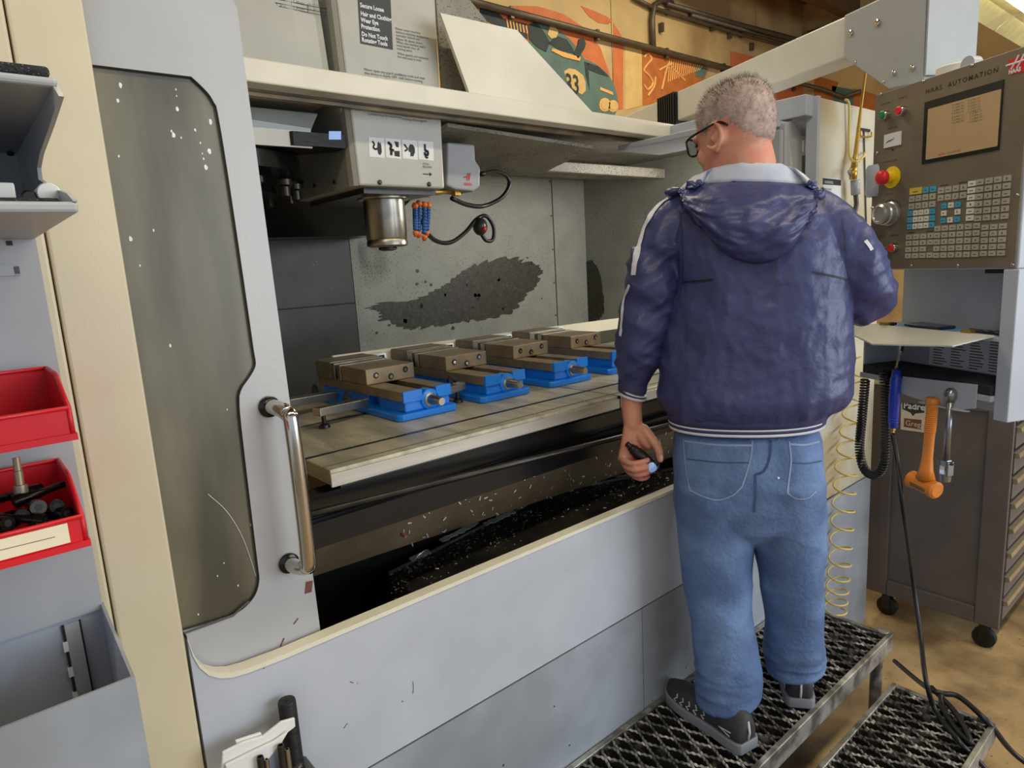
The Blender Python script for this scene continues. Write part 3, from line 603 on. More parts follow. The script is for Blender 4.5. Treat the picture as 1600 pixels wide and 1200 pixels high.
# dark chip trough
tr = [hz(605, 897, .83), hz(865, 770, .88), hz(1058, 733, .88)]
t0 = Vector((tr[0].x, .36, .845)); 
TA, TB, TC = Vector((.792, .392, .86)), Vector((1.438, .416, .905)), Vector((1.895, .256, .905))
tp_ = [TA, TB, TC, Vector((2.6, .06, .90)), Vector((2.6, .028, .88)), Vector((.80, .028, .835))]
trough = MB().add(tp_+[Vector((p.x, p.y, .552)) for p in tp_], [(0, 5, 4, 3, 2, 1)]+[(i, (i+1) % 6, (i+1) % 6+6, i+6) for i in range(6)]+[(6, 7, 8, 9, 10, 11)]).build('chip_trough', 'tray_black', mm, bevel=.008)
MB().tube([TA+Vector((0, -.01, .004)), TA.lerp(TB, .5)+Z*.004, TB+Z*.004, TC+Z*.004], .006, 8).build('trough_rim', 'column_panel', trough, True)
MB().tube([Vector((1.05, .10, .865)), Vector((1.5, .14, .897)), Vector((2.2, .09, .898))], .004, 6).build('trough_crease', 'column_panel', trough, True)
for pa, pb in (((690,848),(745,818)), ((757,822),(802,801)), ((806,797),(842,780)), ((856,773),(892,767)), ((914,760),(936,756)), ((962,749),(992,743)), ((640,878),(670,864))):
    q0, q1 = hz(*pa, .90), hz(*pb, .912); crust = MB(); n_ = 14; A_ = []; B_ = []
    for k in range(n_+1):
        c = q0.lerp(q1, k/n_)+Vector((0, -.004, .006)); A_.append(c+Vector((random.uniform(-.004, .004), random.uniform(.004, .014), 0))); B_.append(c-Vector((0, random.uniform(.002, .012), .003)))
    crust.prism(A_+B_[::-1], (0, 0, .003)); crust.build('chip_crust', 'chip', mm)
ch = MB()
def chip(p, s):
    a = random.uniform(0, 6.28); d = Vector((math.cos(a), math.sin(a), random.uniform(-.2, .4)))*s; e = Vector((-math.sin(a), math.cos(a), random.uniform(-.3, .3)))*s*.35
    ch.add([p-d-e, p+d-e, p+d+e+Z*s*.3, p-d+e+Z*s*.2], [(0, 1, 2, 3)])
for i in range(900):
    px = random.uniform(610, 1060)
    if random.random() < .55:
        f = random.gauss(0, .05); yy = 897-(px-605)*.488 if px < 865 else 770-(px-865)*.19; P = hz(px, yy+abs(f)*420+4, .86+.045*min(1, (px-605)/260))
        chip(P+Vector((0, 0, .006)), random.uniform(.002, .005))
for i in range(700):
    P = Vector((random.uniform(.58, 2.6), random.uniform(.19, .6) if random.random() < .7 else random.uniform(.19, 1.1), ZT+.0015)); chip(P, random.uniform(.0012, .0032))
stuff(ch.build('metal_chips', 'chip', mm))
# ================================================================== vises on the table
def make_vise(x0, label):
    y0 = .43; zc = ZT; c = x0+.1
    t = thing('machine_vise', label, 'vise', (c, y0+.25, zc), 'blue vises bolted in a row on the table')
    bs = [(x0+.012, y0), (x0+.188, y0), (x0+.2, y0+.012), (x0+.2, y0+.56), (x0, y0+.56), (x0, y0+.012)]
    MB().prism([(x, y, zc+.0005) for x, y in bs], (0, 0, .020)).build('base', 'vise_blue', t, bevel=.004)
    xl, xr = x0+.024, x0+.184
    fb = MB().box(xl+.006, xr-.004, y0+.016, y0+.055, zc+.02, zc+.05).build('front_block', 'vise_blue', t, bevel=.004)
    MB().box(xl, xl+.062, y0+.010, y0+.02, zc+.048, zc+.080).build('rail_end', 'vise_blue', fb, bevel=.0015)
    MB().box(xr-.052, xr, y0+.010, y0+.02, zc+.048, zc+.080).build('rail_end', 'vise_blue', fb, bevel=.0015)
    MB().lathe((c+.012, y0+.016, zc+.046), (0, -1, 0), [(.030, -.03), (.030, .004), (.027, .006)], 22).build('screw_boss', 'vise_blue', fb, True, auto=40)
    for sx0 in (xl+.008, xr-.028):
        MB().box(sx0, sx0+.02, y0+.055, y0+.16, zc+.02, zc+.05).build('side_wall', 'vise_blue', t)
        MB().box(sx0, sx0+.02, y0+.22, y0+.53, zc+.02, zc+.05).build('side_wall', 'vise_blue', t)
    MB().box(xl+.03, xr-.03, y0+.06, y0+.53, zc+.02, zc+.04).build('bed_floor', 'vise_blue', t)
    for xx0, xx1 in ((xl, xl+.062), (xr-.052, xr)): MB().box(xx0, xx1, y0+.0205, y0+.55, zc+.0505, zc+.078).build('rail', 'steel_brown', t, bevel=.0015)
    MB().tube([(c+.012, y0+.05, zc+.05), (c+.012, y0+.5, zc+.05)], .012, 12).build('lead_screw', 'steel_dark', t, True, auto=40)
    MB().lathe((c+.012, y0+.012, zc+.046), (0, -1, 0), [(.020, -.004), (.020, .004), (.0145, .006), (.0135, .018), (.0125, .02), (.0125, .055), (.0105, .058)], 18).build('screw_head', 'steel', t, True, auto=35)
    a, b_ = xl-.001, xr+.006; c2 = (a+b_)/2
    mj = MB().box(a, b_, y0+.212, y0+.37, zc+.0785, zc+.125).build('moving_jaw', 'steel_brown', t, bevel=.0025)
    for k, dz in ((-.05, .002), (.0, -.008), (.052, .006)):
        MB().lathe((c2+k, y0+.212, zc+.102+dz), (0, -1, 0), [(.0095, -.001), (.0095, .0006), (.007, .0008)], 14).build('jaw_bolt', 'bolt_black', mj, True, auto=35)
        MB().lathe((c2+k+.001, y0+.2112, zc+.101+dz), (0, -1, 0), [(.0055, -.001), (.0055, .0008)], 10).build('bolt_core', 'chrome', mj, True, auto=35)
    MB().box(a-.004, b_+.002, y0+.371, y0+.392, zc+.0785, zc+.127).build('jaw_plate', 'steel', t, bevel=.001)
    MB().box(a-.004, b_+.004, y0+.44, y0+.55, zc+.0785, zc+.132).build('fixed_jaw', 'steel_brown', t, bevel=.003)
    MB().box(a-.004, b_+.002, y0+.410, y0+.4395, zc+.0785, zc+.129).build('jaw_plate', 'steel', t, bevel=.001)
    cp_ = MB().lathe((b_+.036, y0+.50, zc+.095), (0, 0, 1), [(.024, -.012), (.030, 0), (.030, .03), (.027, .036), (.01, .038)], 20).build('jaw_cap', 'white_label', t, True, auto=40)
    MB().box(b_+.0045, b_+.018, y0+.47, y0+.53, zc+.079, zc+.118).build('cap_bracket', 'steel', t)
    MB().box(b_+.024, b_+.044, y0+.468, y0+.474, zc+.116, zc+.126).build('cap_slot', 'ink', cp_)
    return t
labs = ['blue steel vise nearest the door handle, first in the row', 'second blue vise in the row from the open door', 'third blue vise in the row, under the oil stained wall', 'fourth blue vise partly hidden by the man\'s sleeve']
for i in range(4): make_vise(.893+.287*i, labs[i])
# clamps beside the first vise
def clamp(pts, lab, w=.016):
    p, q = Vector(pts[0]), Vector(pts[1]); d = (q-p).normalized(); s_ = d.cross(Z).normalized()
    t = thing('strap_clamp', lab, 'clamp', (p+q)/2*1.0-Vector((0, 0, (p.z+q.z)/2-ZT)), 'steel strap clamps on the table')
    MB().obox((p+q)/2, d, s_, Z, (q-p).length/2, w, .0115).build('bar', 'steel', t, bevel=.002)
    h = p.z-.0115-ZT
    e = p+d*.022; MB().lathe((e.x, e.y, ZT+.001), (0, 0, 1), [(.016, 0), (.014, .008), (.006, .012), (.006, h-.001)], 12).build('jack_screw', 'steel_dark', t, True, auto=40)
    e = p.lerp(q, .62); MB().lathe((e.x, e.y, p.z+.012), (0, 0, 1), [(.013, 0), (.013, .004), (.009, .005), (.009, .018), (.005, .019), (.005, .026)], 6).build('clamp_nut', 'steel_dark', t)
clamp([(.715, .555, ZT+.048), (.885, .60, ZT+.040)], 'steel strap clamp at the front left of the first vise')
clamp([(.70, .76, ZT+.048), (.885, .79, ZT+.040)], 'steel strap clamp at the back left of the first vise')
clamp([(1.175, .52, ZT+.050), (1.1, .515, ZT+.044)], 'short steel strap clamp between first and second vise')
# ================================================================== control pendant on its arm
A26 = R(26); PU = Vector((-math.sin(A26), -math.cos(A26), 0)); PN = Vector((-math.cos(A26), math.sin(A26), 0)); PA = Vector((2.3705, -.1797, 0))
def pt(s, z, o=0): return PA+PU*s+PN*o+Z*z
def pen(px, py, o=0):
    P = hp(px, py, PA+PN*o, PN); return (P-PA).dot(PU), P.z
cp = thing('control_pendant', 'grey machine control pendant with screen, keypad and white swing arm', 'control panel', (2.30, -.35, 1.2))
def pbox(name, m, s0, s1, z0, z1, o0, o1, parent=cp, bevel=0): 
    return MB().obox(pt((s0+s1)/2, (z0+z1)/2, (o0+o1)/2), PU, PN, Z, (s1-s0)/2, abs(o1-o0)/2, (z1-z0)/2).build(name, m, parent, bevel=bevel)
WP = .50; Z0, Z1 = 1.572, 2.118
hs = pbox('housing', 'pendant_box', -.004, WP+.006, Z0-.004, Z1+.002, -.14, -.004, bevel=.004)
# face plate with a rounded bulge at the left edge
fp = MB().prism([pt(s, z, 0) for s, z in ((0, Z0), (WP, Z0), (WP, Z1), (0, Z1))], PN*-.004).build('face_plate', 'pendant_face', cp, bevel=.001)
MB().lathe(pt(.0, 1.855, -.02), Z, [(.03, -.05), (.035, -.04), (.035, .04), (.03, .05)], 14).build('side_bulge', 'pendant_box', cp, True, auto=40)
# screws
for px, py in ((1377,147),(1443,127),(1519,102),(1371,239),(1366,328),(1424,415),(1497,415),(1582,414),(1590,305)):
    s, z = pen(px, py); MB().lathe(pt(s, z), PN, [(.005, 0), (.0045, .002), (.002, .003)], 10).build('plate_screw', 'chrome', fp, True)
# screen
s0, z1 = pen(1446, 160); s1, z0 = pen(1561, 244); _, z0b = pen(1441, 263)
sb = pbox('bezel', 'bezel', s0, s1, z0b+.012, z1, 0, .003, fp)
pbox('screen', 'screen', s0+.014, s1-.004, z0b+.022, z1-.022, .003, .0036, fp)
def ptext(body, px, py, size, m='ink', o=.0006, bold=0., sx=1., name='lettering', space=1.0):
    s, z = pen(px, py, o); return text(body, size, pt(s, z, o), PU, Z, m, fp, name, thick=.0003, bold=bold, sx=sx, space=space)
ptext('HAAS  AUTOMATION', 1446, 147, .0185, bold=.0001, space=1.32)
for (a, b_, n_) in ((1487, 174, 4), (1512, 167, 5), (1487, 193, 3), (1515, 187, 4)):
    for k in range(n_): ptext('X 12.4816  0.%d' % (k+3), a, b_-8+k*4.4, .0062, 'screen_print', .0042)
ptext('ALARM', 1466, 243, .007, 'red_logo', .0042); ptext('RUN TIME  00:04', 1480, 240, .006, 'screen_print', .0042)
# red logo
lg = [pen(px, py, .001) for px, py in ((1576,93),(1600,87),(1601,112),(1576,117))]
MB().prism([pt(s, z, .0012) for s, z in lg], PN*-.0011).build('logo_field', 'red_logo', fp)
for a in ([(1572,103),(1588,98),(1604,92)], [(1580,108),(1586,98),(1592,86)], [(1589,106),(1595,96),(1600,84)]):
    MB().tube([pt(*pen(px, py, .0015), .0015) for px, py in a], .0024, 5).build('logo_stroke', 'white_label', fp)
ptext('HAAS', 1576, 116, .014, 'white_label', .0016, bold=.0008, sx=.9)
# push buttons
def button(px, py, m, lab, r=.0135, lx=0, ly=-20):
    s, z = pen(px, py)
    k = MB().lathe(pt(s, z), PN, [(r*1.15, 0), (r*1.15, .01), (r*1.0, .016), (r*.96, .017)], 22).build('button_ring', 'chrome', fp, True, auto=35)
    MB().lathe(pt(s, z, .0125), PN, [(r*.86, 0), (r*.86, .008), (r*.7, .0095)], 20).build('button_cap', m, k, True, auto=35)
    ptext(lab, px+lx, py+ly, .0062)
button(1385, 180, 'green_btn', 'POWER ON', lx=-8, ly=-15); button(1411, 173, 'red_btn', 'POWER OFF', lx=-8, ly=-17)
button(1379, 389, 'white_plastic', 'CYCLE START', lx=-12, ly=-18); button(1399, 387, 'red_btn', 'FEED HOLD', lx=-8, ly=-18)
# load meter, key hole
s, z = pen(1383, 211); s2, z2 = pen(1408, 226)
lm = pbox('load_meter', 'white_label', s, s2, z2, z, .0, .004, fp)
for k in range(3): MB().tube([pt(s+.01, (z+z2)/2-.006, .0045), pt(s+.02+.004*k, (z+z2)/2, .0045), pt(s+.03+.006*k, (z+z2)/2-.004+.006*k*.6, .0045)], .0006, 4).build('meter_line', 'ink', lm)
ptext('SPINDLE LOAD', 1386, 203, .0062); ptext('EMERGENCY STOP', 1381, 255, .0062); ptext('HANDLE JOG', 1382, 305, .0062)
s, z = pen(1395, 234); MB().lathe(pt(s, z), PN, [(.003, 0), (.003, .002)], 8).build('indicator_hole', 'ink', fp)
# emergency stop mushroom
s, z = pen(1394, 277)
es = MB().lathe(pt(s, z), PN, [(.033, 0), (.033, .003), (.018, .005), (.018, .018), (.014, .02), (.014, .03)], 28).build('stop_collar', 'yellow_btn', fp, True, auto=35)
MB().lathe(pt(s, z, .026), PN, [(.012, 0), (.021, .004), (.0225, .014), (.020, .022), (.012, .026), (.002, .027)], 26).build('stop_mushroom', 'red_btn', es, True, auto=60)
# jog wheel
s, z = pen(1392, 334)
jw = MB().lathe(pt(s, z), PN, [(.037, 0), (.037, .008), (.034, .010), (.034, .026), (.031, .03), (.031, .044), (.024, .048), (.022, .044), (.004, .044)], 36).build('jog_wheel', 'dial', fp, True, auto=30)
MB().lathe(pt(s-.02, z+.022, .03), PN, [(.005, 0), (.005, .022), (.004, .026)], 10).build('jog_knob', 'chrome', jw, True)
MB().tube(bez([pt(s+.042*math.cos(a), z+.042*math.sin(a), .0008) for a in [R(k) for k in range(20, 161, 20)]], 3), .0012, 4).build('jog_arc', 'ink', fp)
# keypad
def block(c0, c1, nx, ny, m, gap=.22, skip=(), special=None):
    a, z_a = pen(1340+c0[0]*.1916, 200+c0[1]*.1916); b_, z_b = pen(1340+c1[0]*.1916, 200+c1[1]*.1916)
    dx, dz = (b_-a)/nx, (z_a-z_b)/ny
    for j in range(ny):
        for i in range(nx):
            if (i, j) in skip: continue
            mm_ = special(i, j) if special else m
            sx0 = a+i*dx+dx*gap/2; zz = z_a-(j+1)*dz+dz*gap/2
            k = pbox('key', mm_, sx0, sx0+dx*(1-gap), zz, zz+dz*(1-gap), 0, .0035, fp)
            w = dx*(1-gap)
            if (i*7+j*3) % 4 != 1: pbox('key_mark', 'key_ink', sx0+w*.28, sx0+w*.72, zz+dz*.3, zz+dz*.42, .0035, .0039, k)
            else: pbox('key_mark', 'key_ink', sx0+w*.42, sx0+w*.6, zz+dz*.22, zz+dz*.52, .0035, .0039, k)
cy = lambda i, j: 'key_cyan'
block((428, 492), (530, 535), 1, 1, 'key_yellow', .08); block((534, 480), (648, 524), 2, 1, 'key_cyan')
block((422, 552), (640, 648), 4, 2, 'key_grey'); block((658, 482), (895, 575), 4, 2, 'key_grey')
block((900, 430), (958, 758), 1, 6, 'key_white'); block((972, 415), (1238, 745), 4, 6, 'key_grey')
block((412, 672), (632, 815), 5, 3, 'key_white', special=lambda i, j: 'key_cyan' if i in (0, 4) else 'key_white')
block((684, 608), (842, 772), 3, 3, 'key_white', .28, skip=((1, 1),), special=lambda i, j: 'key_cyan' if i != 1 and j != 1 else 'key_white')
block((396, 865), (622, 1062), 4, 4, 'key_grey', skip=((3, 2),)); block((628, 795), (992, 1056), 6, 5, 'key_grey'); block((1012, 785), (1208, 1045), 3, 5, 'key_grey')
for c in ((672, 470, 740, 462), (825, 447, 900, 438), (410, 855, 465, 850), (560, 845, 620, 838)):
    q = [pt(*pen(1340+x*.1916, 200+y*.1916, .0008), .0008) for x, y in ((c[0], c[1]), ((c[0]+c[2])/2, (c[1]+c[3])/2), (c[2], c[3]))]; MB().tube(q, .0011, 4).build('heading_bar', 'ink', fp)
# lower cabinet of the pendant: posts, back, shelves, acrylic flap
pbox('lower_back', 'pendant_box', .0, WP, 1.14, Z0-.004, -.15, -.142, cp)
pbox('right_post', 'pendant_box', WP-.03, WP+.012, 1.155, Z0-.004, -.15, .0, cp, .003)
pbox('left_post', 'pendant_box', -.012, -.0045, 1.2225, 1.372, -.15, .0, cp, .001)
pbox('upper_shelf', 'pendant_box', -.012, WP-.03, 1.372, 1.384, -.145, .0, cp, .002)
pbox('lower_tray', 'pendant_box', -.012, WP-.03, 1.205, 1.222, -.15, .012, cp, .002)
pbox('foam_mat', 'foam', -.004, WP-.034, 1.2225, 1.250, -.139, .008, cp, .003)
MB().prism([pt(s, z, o) for s, z, o in ((-.03, 1.386, .002), (WP-.04, 1.386, .002), (WP-.06, 1.366, .12), (.20, 1.350, .16), (-.05, 1.372, .07))], Z*.004).build('acrylic_flap', 'acrylic', cp)
for s in (.06, .36): pbox('hinge', 'brass', s, s+.03, 1.384, 1.398, -.012, .006, cp)
# printed chart at the back of the tray
chd = pbox('printed_chart', 'white_label', .12, WP-.035, 1.252, 1.370, -.1415, -.140, cp)
for c_ in range(5):
    for r_ in range(12):
        w = .03+.022*random.random(); pbox('print_line', 'ink_soft', .135+c_*.065, .135+c_*.065+w, 1.258+r_*.0088, 1.2612+r_*.0088, -.1399, -.1395, chd)
def pq(px, py, o): return hp(px, py, PA+PN*o, PN)
# hook plate under the tray
hk = MB().prism([pq(px, py, .0145) for px, py in ((1411,588),(1528,601),(1525,638),(1499,640),(1444,626),(1410,615))], PN*.003).build('hook_plate', 'pendant_box', cp)
zf_ = pq(1499, 640, .0145).z; MB().prism([pt(s, zf_, o) for s, o in ((pen(1450, 630)[0], .0145), (pen(1522, 639)[0], .0145), (pen(1522, 639)[0], .024), (pen(1505, 639)[0], .036), (pen(1450, 630)[0], .036))], Z*.003).build('hook_flange', 'pendant_box', hk)
for s in (.14, .36): MB().lathe(pt(s, 1.165, .0175), PN, [(.004, 0), (.004, .002)], 8).build('rivet', 'ink', hk)
pbox('gasket_mount', 'bezel', WP-.10, WP-.035, Z0-.016, Z0-.005, -.06, -.02, cp)
# swing arm
a0 = Vector((2.51, -.008, 0)); ad = Vector((.345, .939, 0)).normalized(); an = Vector((ad.y, -ad.x, 0))
def arm(name, m, k0, k1, z0, z1, w, parent=cp, bevel=.006): return MB().obox(a0+ad*((k0+k1)/2)+an*(.06)+Z*((z0+z1)/2), ad, an, Z, (k1-k0)/2, w, (z1-z0)/2).build(name, m, parent, bevel=bevel)
arm('swing_arm', 'arm_white', -.10, .99, 2.291, 2.425, .06)
arm('fixed_arm', 'arm_white', 1.15, 2.4, 2.275, 2.42, .06)
arm('arm_pedestal', 'arm_white', .55, .8, 2.15, 2.29, .05)
bl = MB(); 
for i in range(16):
    k = .995+i*.0096; w = .074 if i % 2 else .068; bl.obox(a0+ad*(k)+an*.06+Z*2.35, ad, an, Z, .0048, w, w+.004)
bl.build('bellows', 'black_rubber', cp)
BP = a0+PN*.012
def bp(px, py, o=0): return hp(px, py, BP+PN*o, PN)
bk = MB().prism([bp(px, py) for px, py in ((1319,24),(1318,90),(1388,139),(1426,132),(1442,126),(1448,-40),(1420,-24))], PN*-.15).build('bracket', 'bracket_grey', cp, bevel=.004)
e0, e1 = bp(1444, 118), bp(1453, -60)
MB().prism([e0, e0-PN*.16+PU*.02, Vector((e0.x, e0.y, 2.75))-PN*.16+PU*.02, Vector((e0.x, e0.y, 2.75))], PU*.006).build('bracket_end', 'bracket_grey', bk)
for px, py, r in ((1330,52,.011),(1372,36,.012),(1397,114,.009),(1426,106,.009)): MB().lathe(bp(px, py), PN, [(r, 0), (r*.95, .005), (r*.5, .008)], 12).build('bracket_bolt', 'chrome', bk, True, auto=50)
for px, py in ((1337,97),(1381,128)): MB().lathe(bp(px, py), PN, [(.004, 0), (.004, .003)], 8).build('bracket_screw', 'chrome', bk, True)
sB = pen(1470, 118)[0]; MB().lathe(pt(sB, Z1-.01, -.06), Z, [(.055, 0), (.055, .03), (.05, .034)], 26).build('swivel', 'white_plastic', cp, True, auto=40)
s = pen(1507, 95)[0]; MB().lathe(pt(s, Z1+.005, -.04), PN, [(.022, 0), (.022, .03)], 20).build('hook_knob', 'pendant_box', cp, True, auto=40)
# items on the pendant shelf
P = pt(.19, 1.391, -.06); tag(MB().obox(P, PU+PN*.15, PN, Z, .075, .036, .0045).build('phone', 'phone', None, bevel=.004, loc=P), 'dark smartphone lying on the pendant shelf over a blue cloth', 'phone')
g = MB().grid(lambda u, v: pt(.10+u*.20, 1.3855+.004*math.sin(u*9)*math.sin(v*5)*0+ (.022*max(0, .22-u) if v > .5 else 0), -.11+v*.095), 10, 4); P = pt(.2, 1.385, -.06)
o = g.build('cleaning_cloth', 'cloth_blue', None, loc=P); md = o.modifiers.new('thick', 'SOLIDIFY'); md.thickness = .001; tag(o, 'light blue cloth spread beneath the phone on the shelf', 'cloth')
P = pt(.39, 1.391, -.04); t = thing('marker_pen', 'black marker pen lying at the right of the pendant shelf', 'pen', P)
MB().tube([pt(.34, 1.391, -.05), pt(.39, 1.391, -.045), pt(.43, 1.391, -.04)], [.005, .0055, .0055], 10).build('barrel', 'cable_black', t, True); MB().tube([pt(.43, 1.391, -.04), pt(.462, 1.391, -.036)], .0066, 10).build('cap', 'black_gloss', t, True)
P = pt(.08, 1.391, -.02); tag(MB().obox(P, PU, PN, Z, .014, .012, .006).build('eraser', 'black_rubber', None, bevel=.002, loc=P), 'small black rubber block at left end of pendant shelf', 'eraser')
# mallet hanging in the hook flange, head down
def pq(px, py, o): return hp(px, py, PA+PN*o, PN)
top = pq(1458, 622, .03); mid = pq(1449, 715, .03); P = top
t = thing('mallet', 'orange plastic dead blow mallet hanging head down from the hook plate', 'mallet', pq(1440, 770, .02))
MB().tube([top, top.lerp(mid, .08), top.lerp(mid, .1), top.lerp(mid, .6), top.lerp(mid, .65), mid, mid+(mid-top)*.2, mid+(mid-top)*.36], [.019, .019, .0158, .015, .0145, .015, .019, .027], 14).build('handle', 'mallet_orange', t, True)
for k in range(13): MB().lathe(top.lerp(mid, .12+.035*k), (mid-top), [(.0158, 0), (.0166, .002), (.0158, .004)], 14).build('grip_ring', 'mallet_orange', t, True)
hc = pq(1443, 757, .03); hdv = (pq(1466, 768, .022)-pq(1418, 745, .022)).normalized()
mh = MB().lathe(hc-hdv*.052, hdv, [(.020, 0), (.027, .006), (.027, .02), (.0245, .024), (.0245, .08), (.027, .084), (.027, .098), (.020, .104)], 20).build('mallet_head', 'mallet_orange', t, True, auto=40)
MB().obox(hc+PN*.024-Z*.004, hdv, Z, PN, .026, .006, .003).build('head_recess', 'mallet_dark', mh, bevel=.002)
top = pq(1485, 617, .03); bot = pq(1478, 722, .03)
t = thing('swivel_handle', 'silver vise handle with ball end hanging beside the orange mallet', 'handle', pq(1478, 760, .02))
MB().ball(top, .0175, .0175, .021).build('ball_end', 'handle_steel', t, True)
MB().tube([top.lerp(bot, .1), top.lerp(bot, .5), bot], [.009, .009, .010], 12).build('shaft', 'handle_steel', t, True)
yk = bot
for sg in (-1, 1): MB().obox(yk+PU*sg*.015-Z*.018, PU, PN, Z, .003, .012, .022).build('yoke_arm', 'handle_steel', t, bevel=.003)
MB().obox(yk-Z*.002, PU, PN, Z, .012, .010, .010).build('yoke_knuckle', 'handle_steel', t, bevel=.003); MB().tube([yk-PU*.022, yk, yk+PU*.022], .005, 10).build('yoke_pin', 'steel_dark', t, True)
MB().lathe(yk-Z*.034, -Z, [(.017, 0), (.016, .01), (.0155, .024), (.012, .026)], 16).build('socket', 'handle_steel', t, True, auto=40)
# blue air gun with black hose
g0, g1, g2 = pq(1401, 578, .03), pq(1398, 625, .03), pq(1395, 668, .03)
t = thing('air_gun', 'blue air blow gun with bent steel tip clipped to pendant tray', 'air gun', g2)
MB().tube([g0, g0.lerp(g1, .3), g1, g1.lerp(g2, .6), g2], [.011, .0155, .0168, .0145, .0135], 14).build('body', 'gun_blue', t, True)
for k in range(7): MB().lathe(g1.lerp(g2, .15+.1*k), (g2-g1), [(.0145, 0), (.0162, .003), (.0145, .006)], 14).build('grip_ring', 'gun_blue', t, True)
MB().tube([g0, pq(1402, 568, .03), pq(1405, 557, .03), pq(1410, 540, .034)], [.006, .0035, .0035, .003], 10).build('tip', 'steel', t, True); MB().tube([pq(1409, 548, .034), pq(1412, 538, .035)], .0045, 8).build('tip_end', 'black_rubber', t, True)
MB().lathe(g2, g2-g1, [(.009, 0), (.009, .008), (.007, .01), (.007, .022)], 6).build('hose_fitting', 'brass', t)
# coiled black cord hanging from the tray
def coil(path, r, wr, turns, name, m, lab, cat, seg=6, per=12):
    pts = bez(path, 24); L = [0]
    for i in range(1, len(pts)): L.append(L[-1]+(pts[i]-pts[i-1]).length)
    n = turns*per; out = []; nr = None
    for k in range(n+1):
        d = L[-1]*k/n; i = max(j for j in range(len(L)) if L[j] <= d+1e-9); i = min(i, len(pts)-2); f = (d-L[i])/max(L[i+1]-L[i], 1e-9); c = pts[i].lerp(pts[i+1], f); tg = (pts[i+1]-pts[i]).normalized()
        nr = (PU if nr is None else nr); nr = (nr-tg*nr.dot(tg)).normalized(); bn = tg.cross(nr); q = 2*math.pi*k/per; out.append(c+(nr*math.cos(q)+bn*math.sin(q))*r)
    o = MB().tube(out, wr, seg).build(name, m, None, True, loc=path[0]); return tag(o, lab, cat) if lab else o
coil([pq(1352, 592, .01), pq(1347, 650, .01), pq(1343, 700, .01), pq(1350, 732, .015), pq(1366, 742, .02), pq(1380, 728, .02), pq(1383, 690, .02), pq(1383, 640, .02), pq(1382, 580, .02)], .0125, .0038, 78, 'coiled_cord', 'cable_black', 'black coiled cord looping down below the pendant tray', 'cord')
# padre sticker belongs to the chest; black air hose to the floor
q = [g2-Z*.02, pq(1402, 720, .05), pq(1410, 790, .08), hx(1425, 900, 2.42), hx(1438, 990, 2.36), hz(1446, 1058, .30), hz(1462, 1110, .20), hz(1500, 1160, .198), hz(1560, 1225, .10), Vector((1.9, -.95, .012)), Vector((1.7, -1.3, .012))]
o = MB().tube(bez(q, 10), .0075, 10).build('air_hose', 'cable_black', None, True, loc=q[5]); tag(o, 'black air hose running from the blue gun down over the platform', 'hose')
q = [hz(1398, 1033, .05), hz(1432, 1062, .12), hz(1455, 1078, .20), hz(1476, 1084, .205), hz(1500, 1090, .205), hz(1545, 1130, .19), hz(1600, 1190, .05), Vector((2.3, -.95, .012)), Vector((2.1, -1.4, .012))]
o = MB().tube(bez(q, 10), .0085, 10).build('air_hose', 'cable_black', None, True, loc=q[0]); tag(o, 'second black hose coming from under the platform onto the floor', 'hose')
q = [hz(1470, 1086, .205), hz(1472, 1100, .195), hz(1480, 1120, .19), hz(1498, 1145, .19), hz(1516, 1160, .19), hz(1508, 1140, .20), hz(1490, 1110, .20), hz(1455, 1074, .20)]
o = MB().tube(bez(q, 8), .0085, 10).build('air_hose', 'cable_black', None, True, loc=q[0]); tag(o, 'short loop of black hose lying on the lower platform', 'hose')
# ================================================================== tool chest on castors
XC, YC0, YC1 = 3.0, -.475, .03
ct = thing('tool_chest', 'dark brown rolling tool chest with ridged drawers beside the machine', 'tool chest', (3.4, -.2, 0))
MB().box(XC+.004, 3.9, YC0+.02, YC1, .112, 1.06).build('body', 'chest', ct)
MB().box(XC-.012, XC+.004, YC0, YC0+.085, .11, 1.06).build('side_stile', 'chest', ct, bevel=.004)
MB().box(XC-.012, XC+.004, YC1-.085, YC1, .11, 1.06).build('side_stile', 'chest', ct, bevel=.004)
MB().box(XC-.012, XC+.004, YC0+.086, YC1-.086, .11, .18).build('side_rail', 'chest', ct, bevel=.004)
MB().box(XC-.012, XC+.004, YC0+.086, YC1-.086, .99, 1.06).build('side_rail', 'chest', ct, bevel=.004)
MB().box(XC-.03, 3.92, YC0-.02, YC1+.02, 1.061, 1.095).build('worktop', 'chest_top', ct, bevel=.006)
nd = 9; zz = .13
for i in range(nd):
    h = .098
    d = MB().box(XC+.03, 3.88, YC0, YC0+.018, zz+.006, zz+h-.006).build('drawer', 'chest', ct, bevel=.002)
    MB().prism([(XC+.03, YC0, zz+h-.03), (XC+.03, YC0-.016, zz+h-.024), (XC+.03, YC0-.012, zz+h-.008), (XC+.03, YC0, zz+h-.008)], (.85, 0, 0)).build('drawer_pull', 'drawer_trim', d)
    zz += h+.004
for x, y in ((3.03, -.42), (3.03, -.05), (3.85, -.42), (3.85, -.05)):
    k = MB().lathe((x-.016, y, .042), (1, 0, 0), [(.036, 0), (.042, .004), (.042, .028), (.036, .032)], 20).build('castor', 'black_rubber', ct, True, auto=40)
    for s_ in (-.022, .022): MB().box(x+s_-.002, x+s_+.002, y-.016, y+.016, .035, .111).build('castor_fork', 'steel_dark', k)
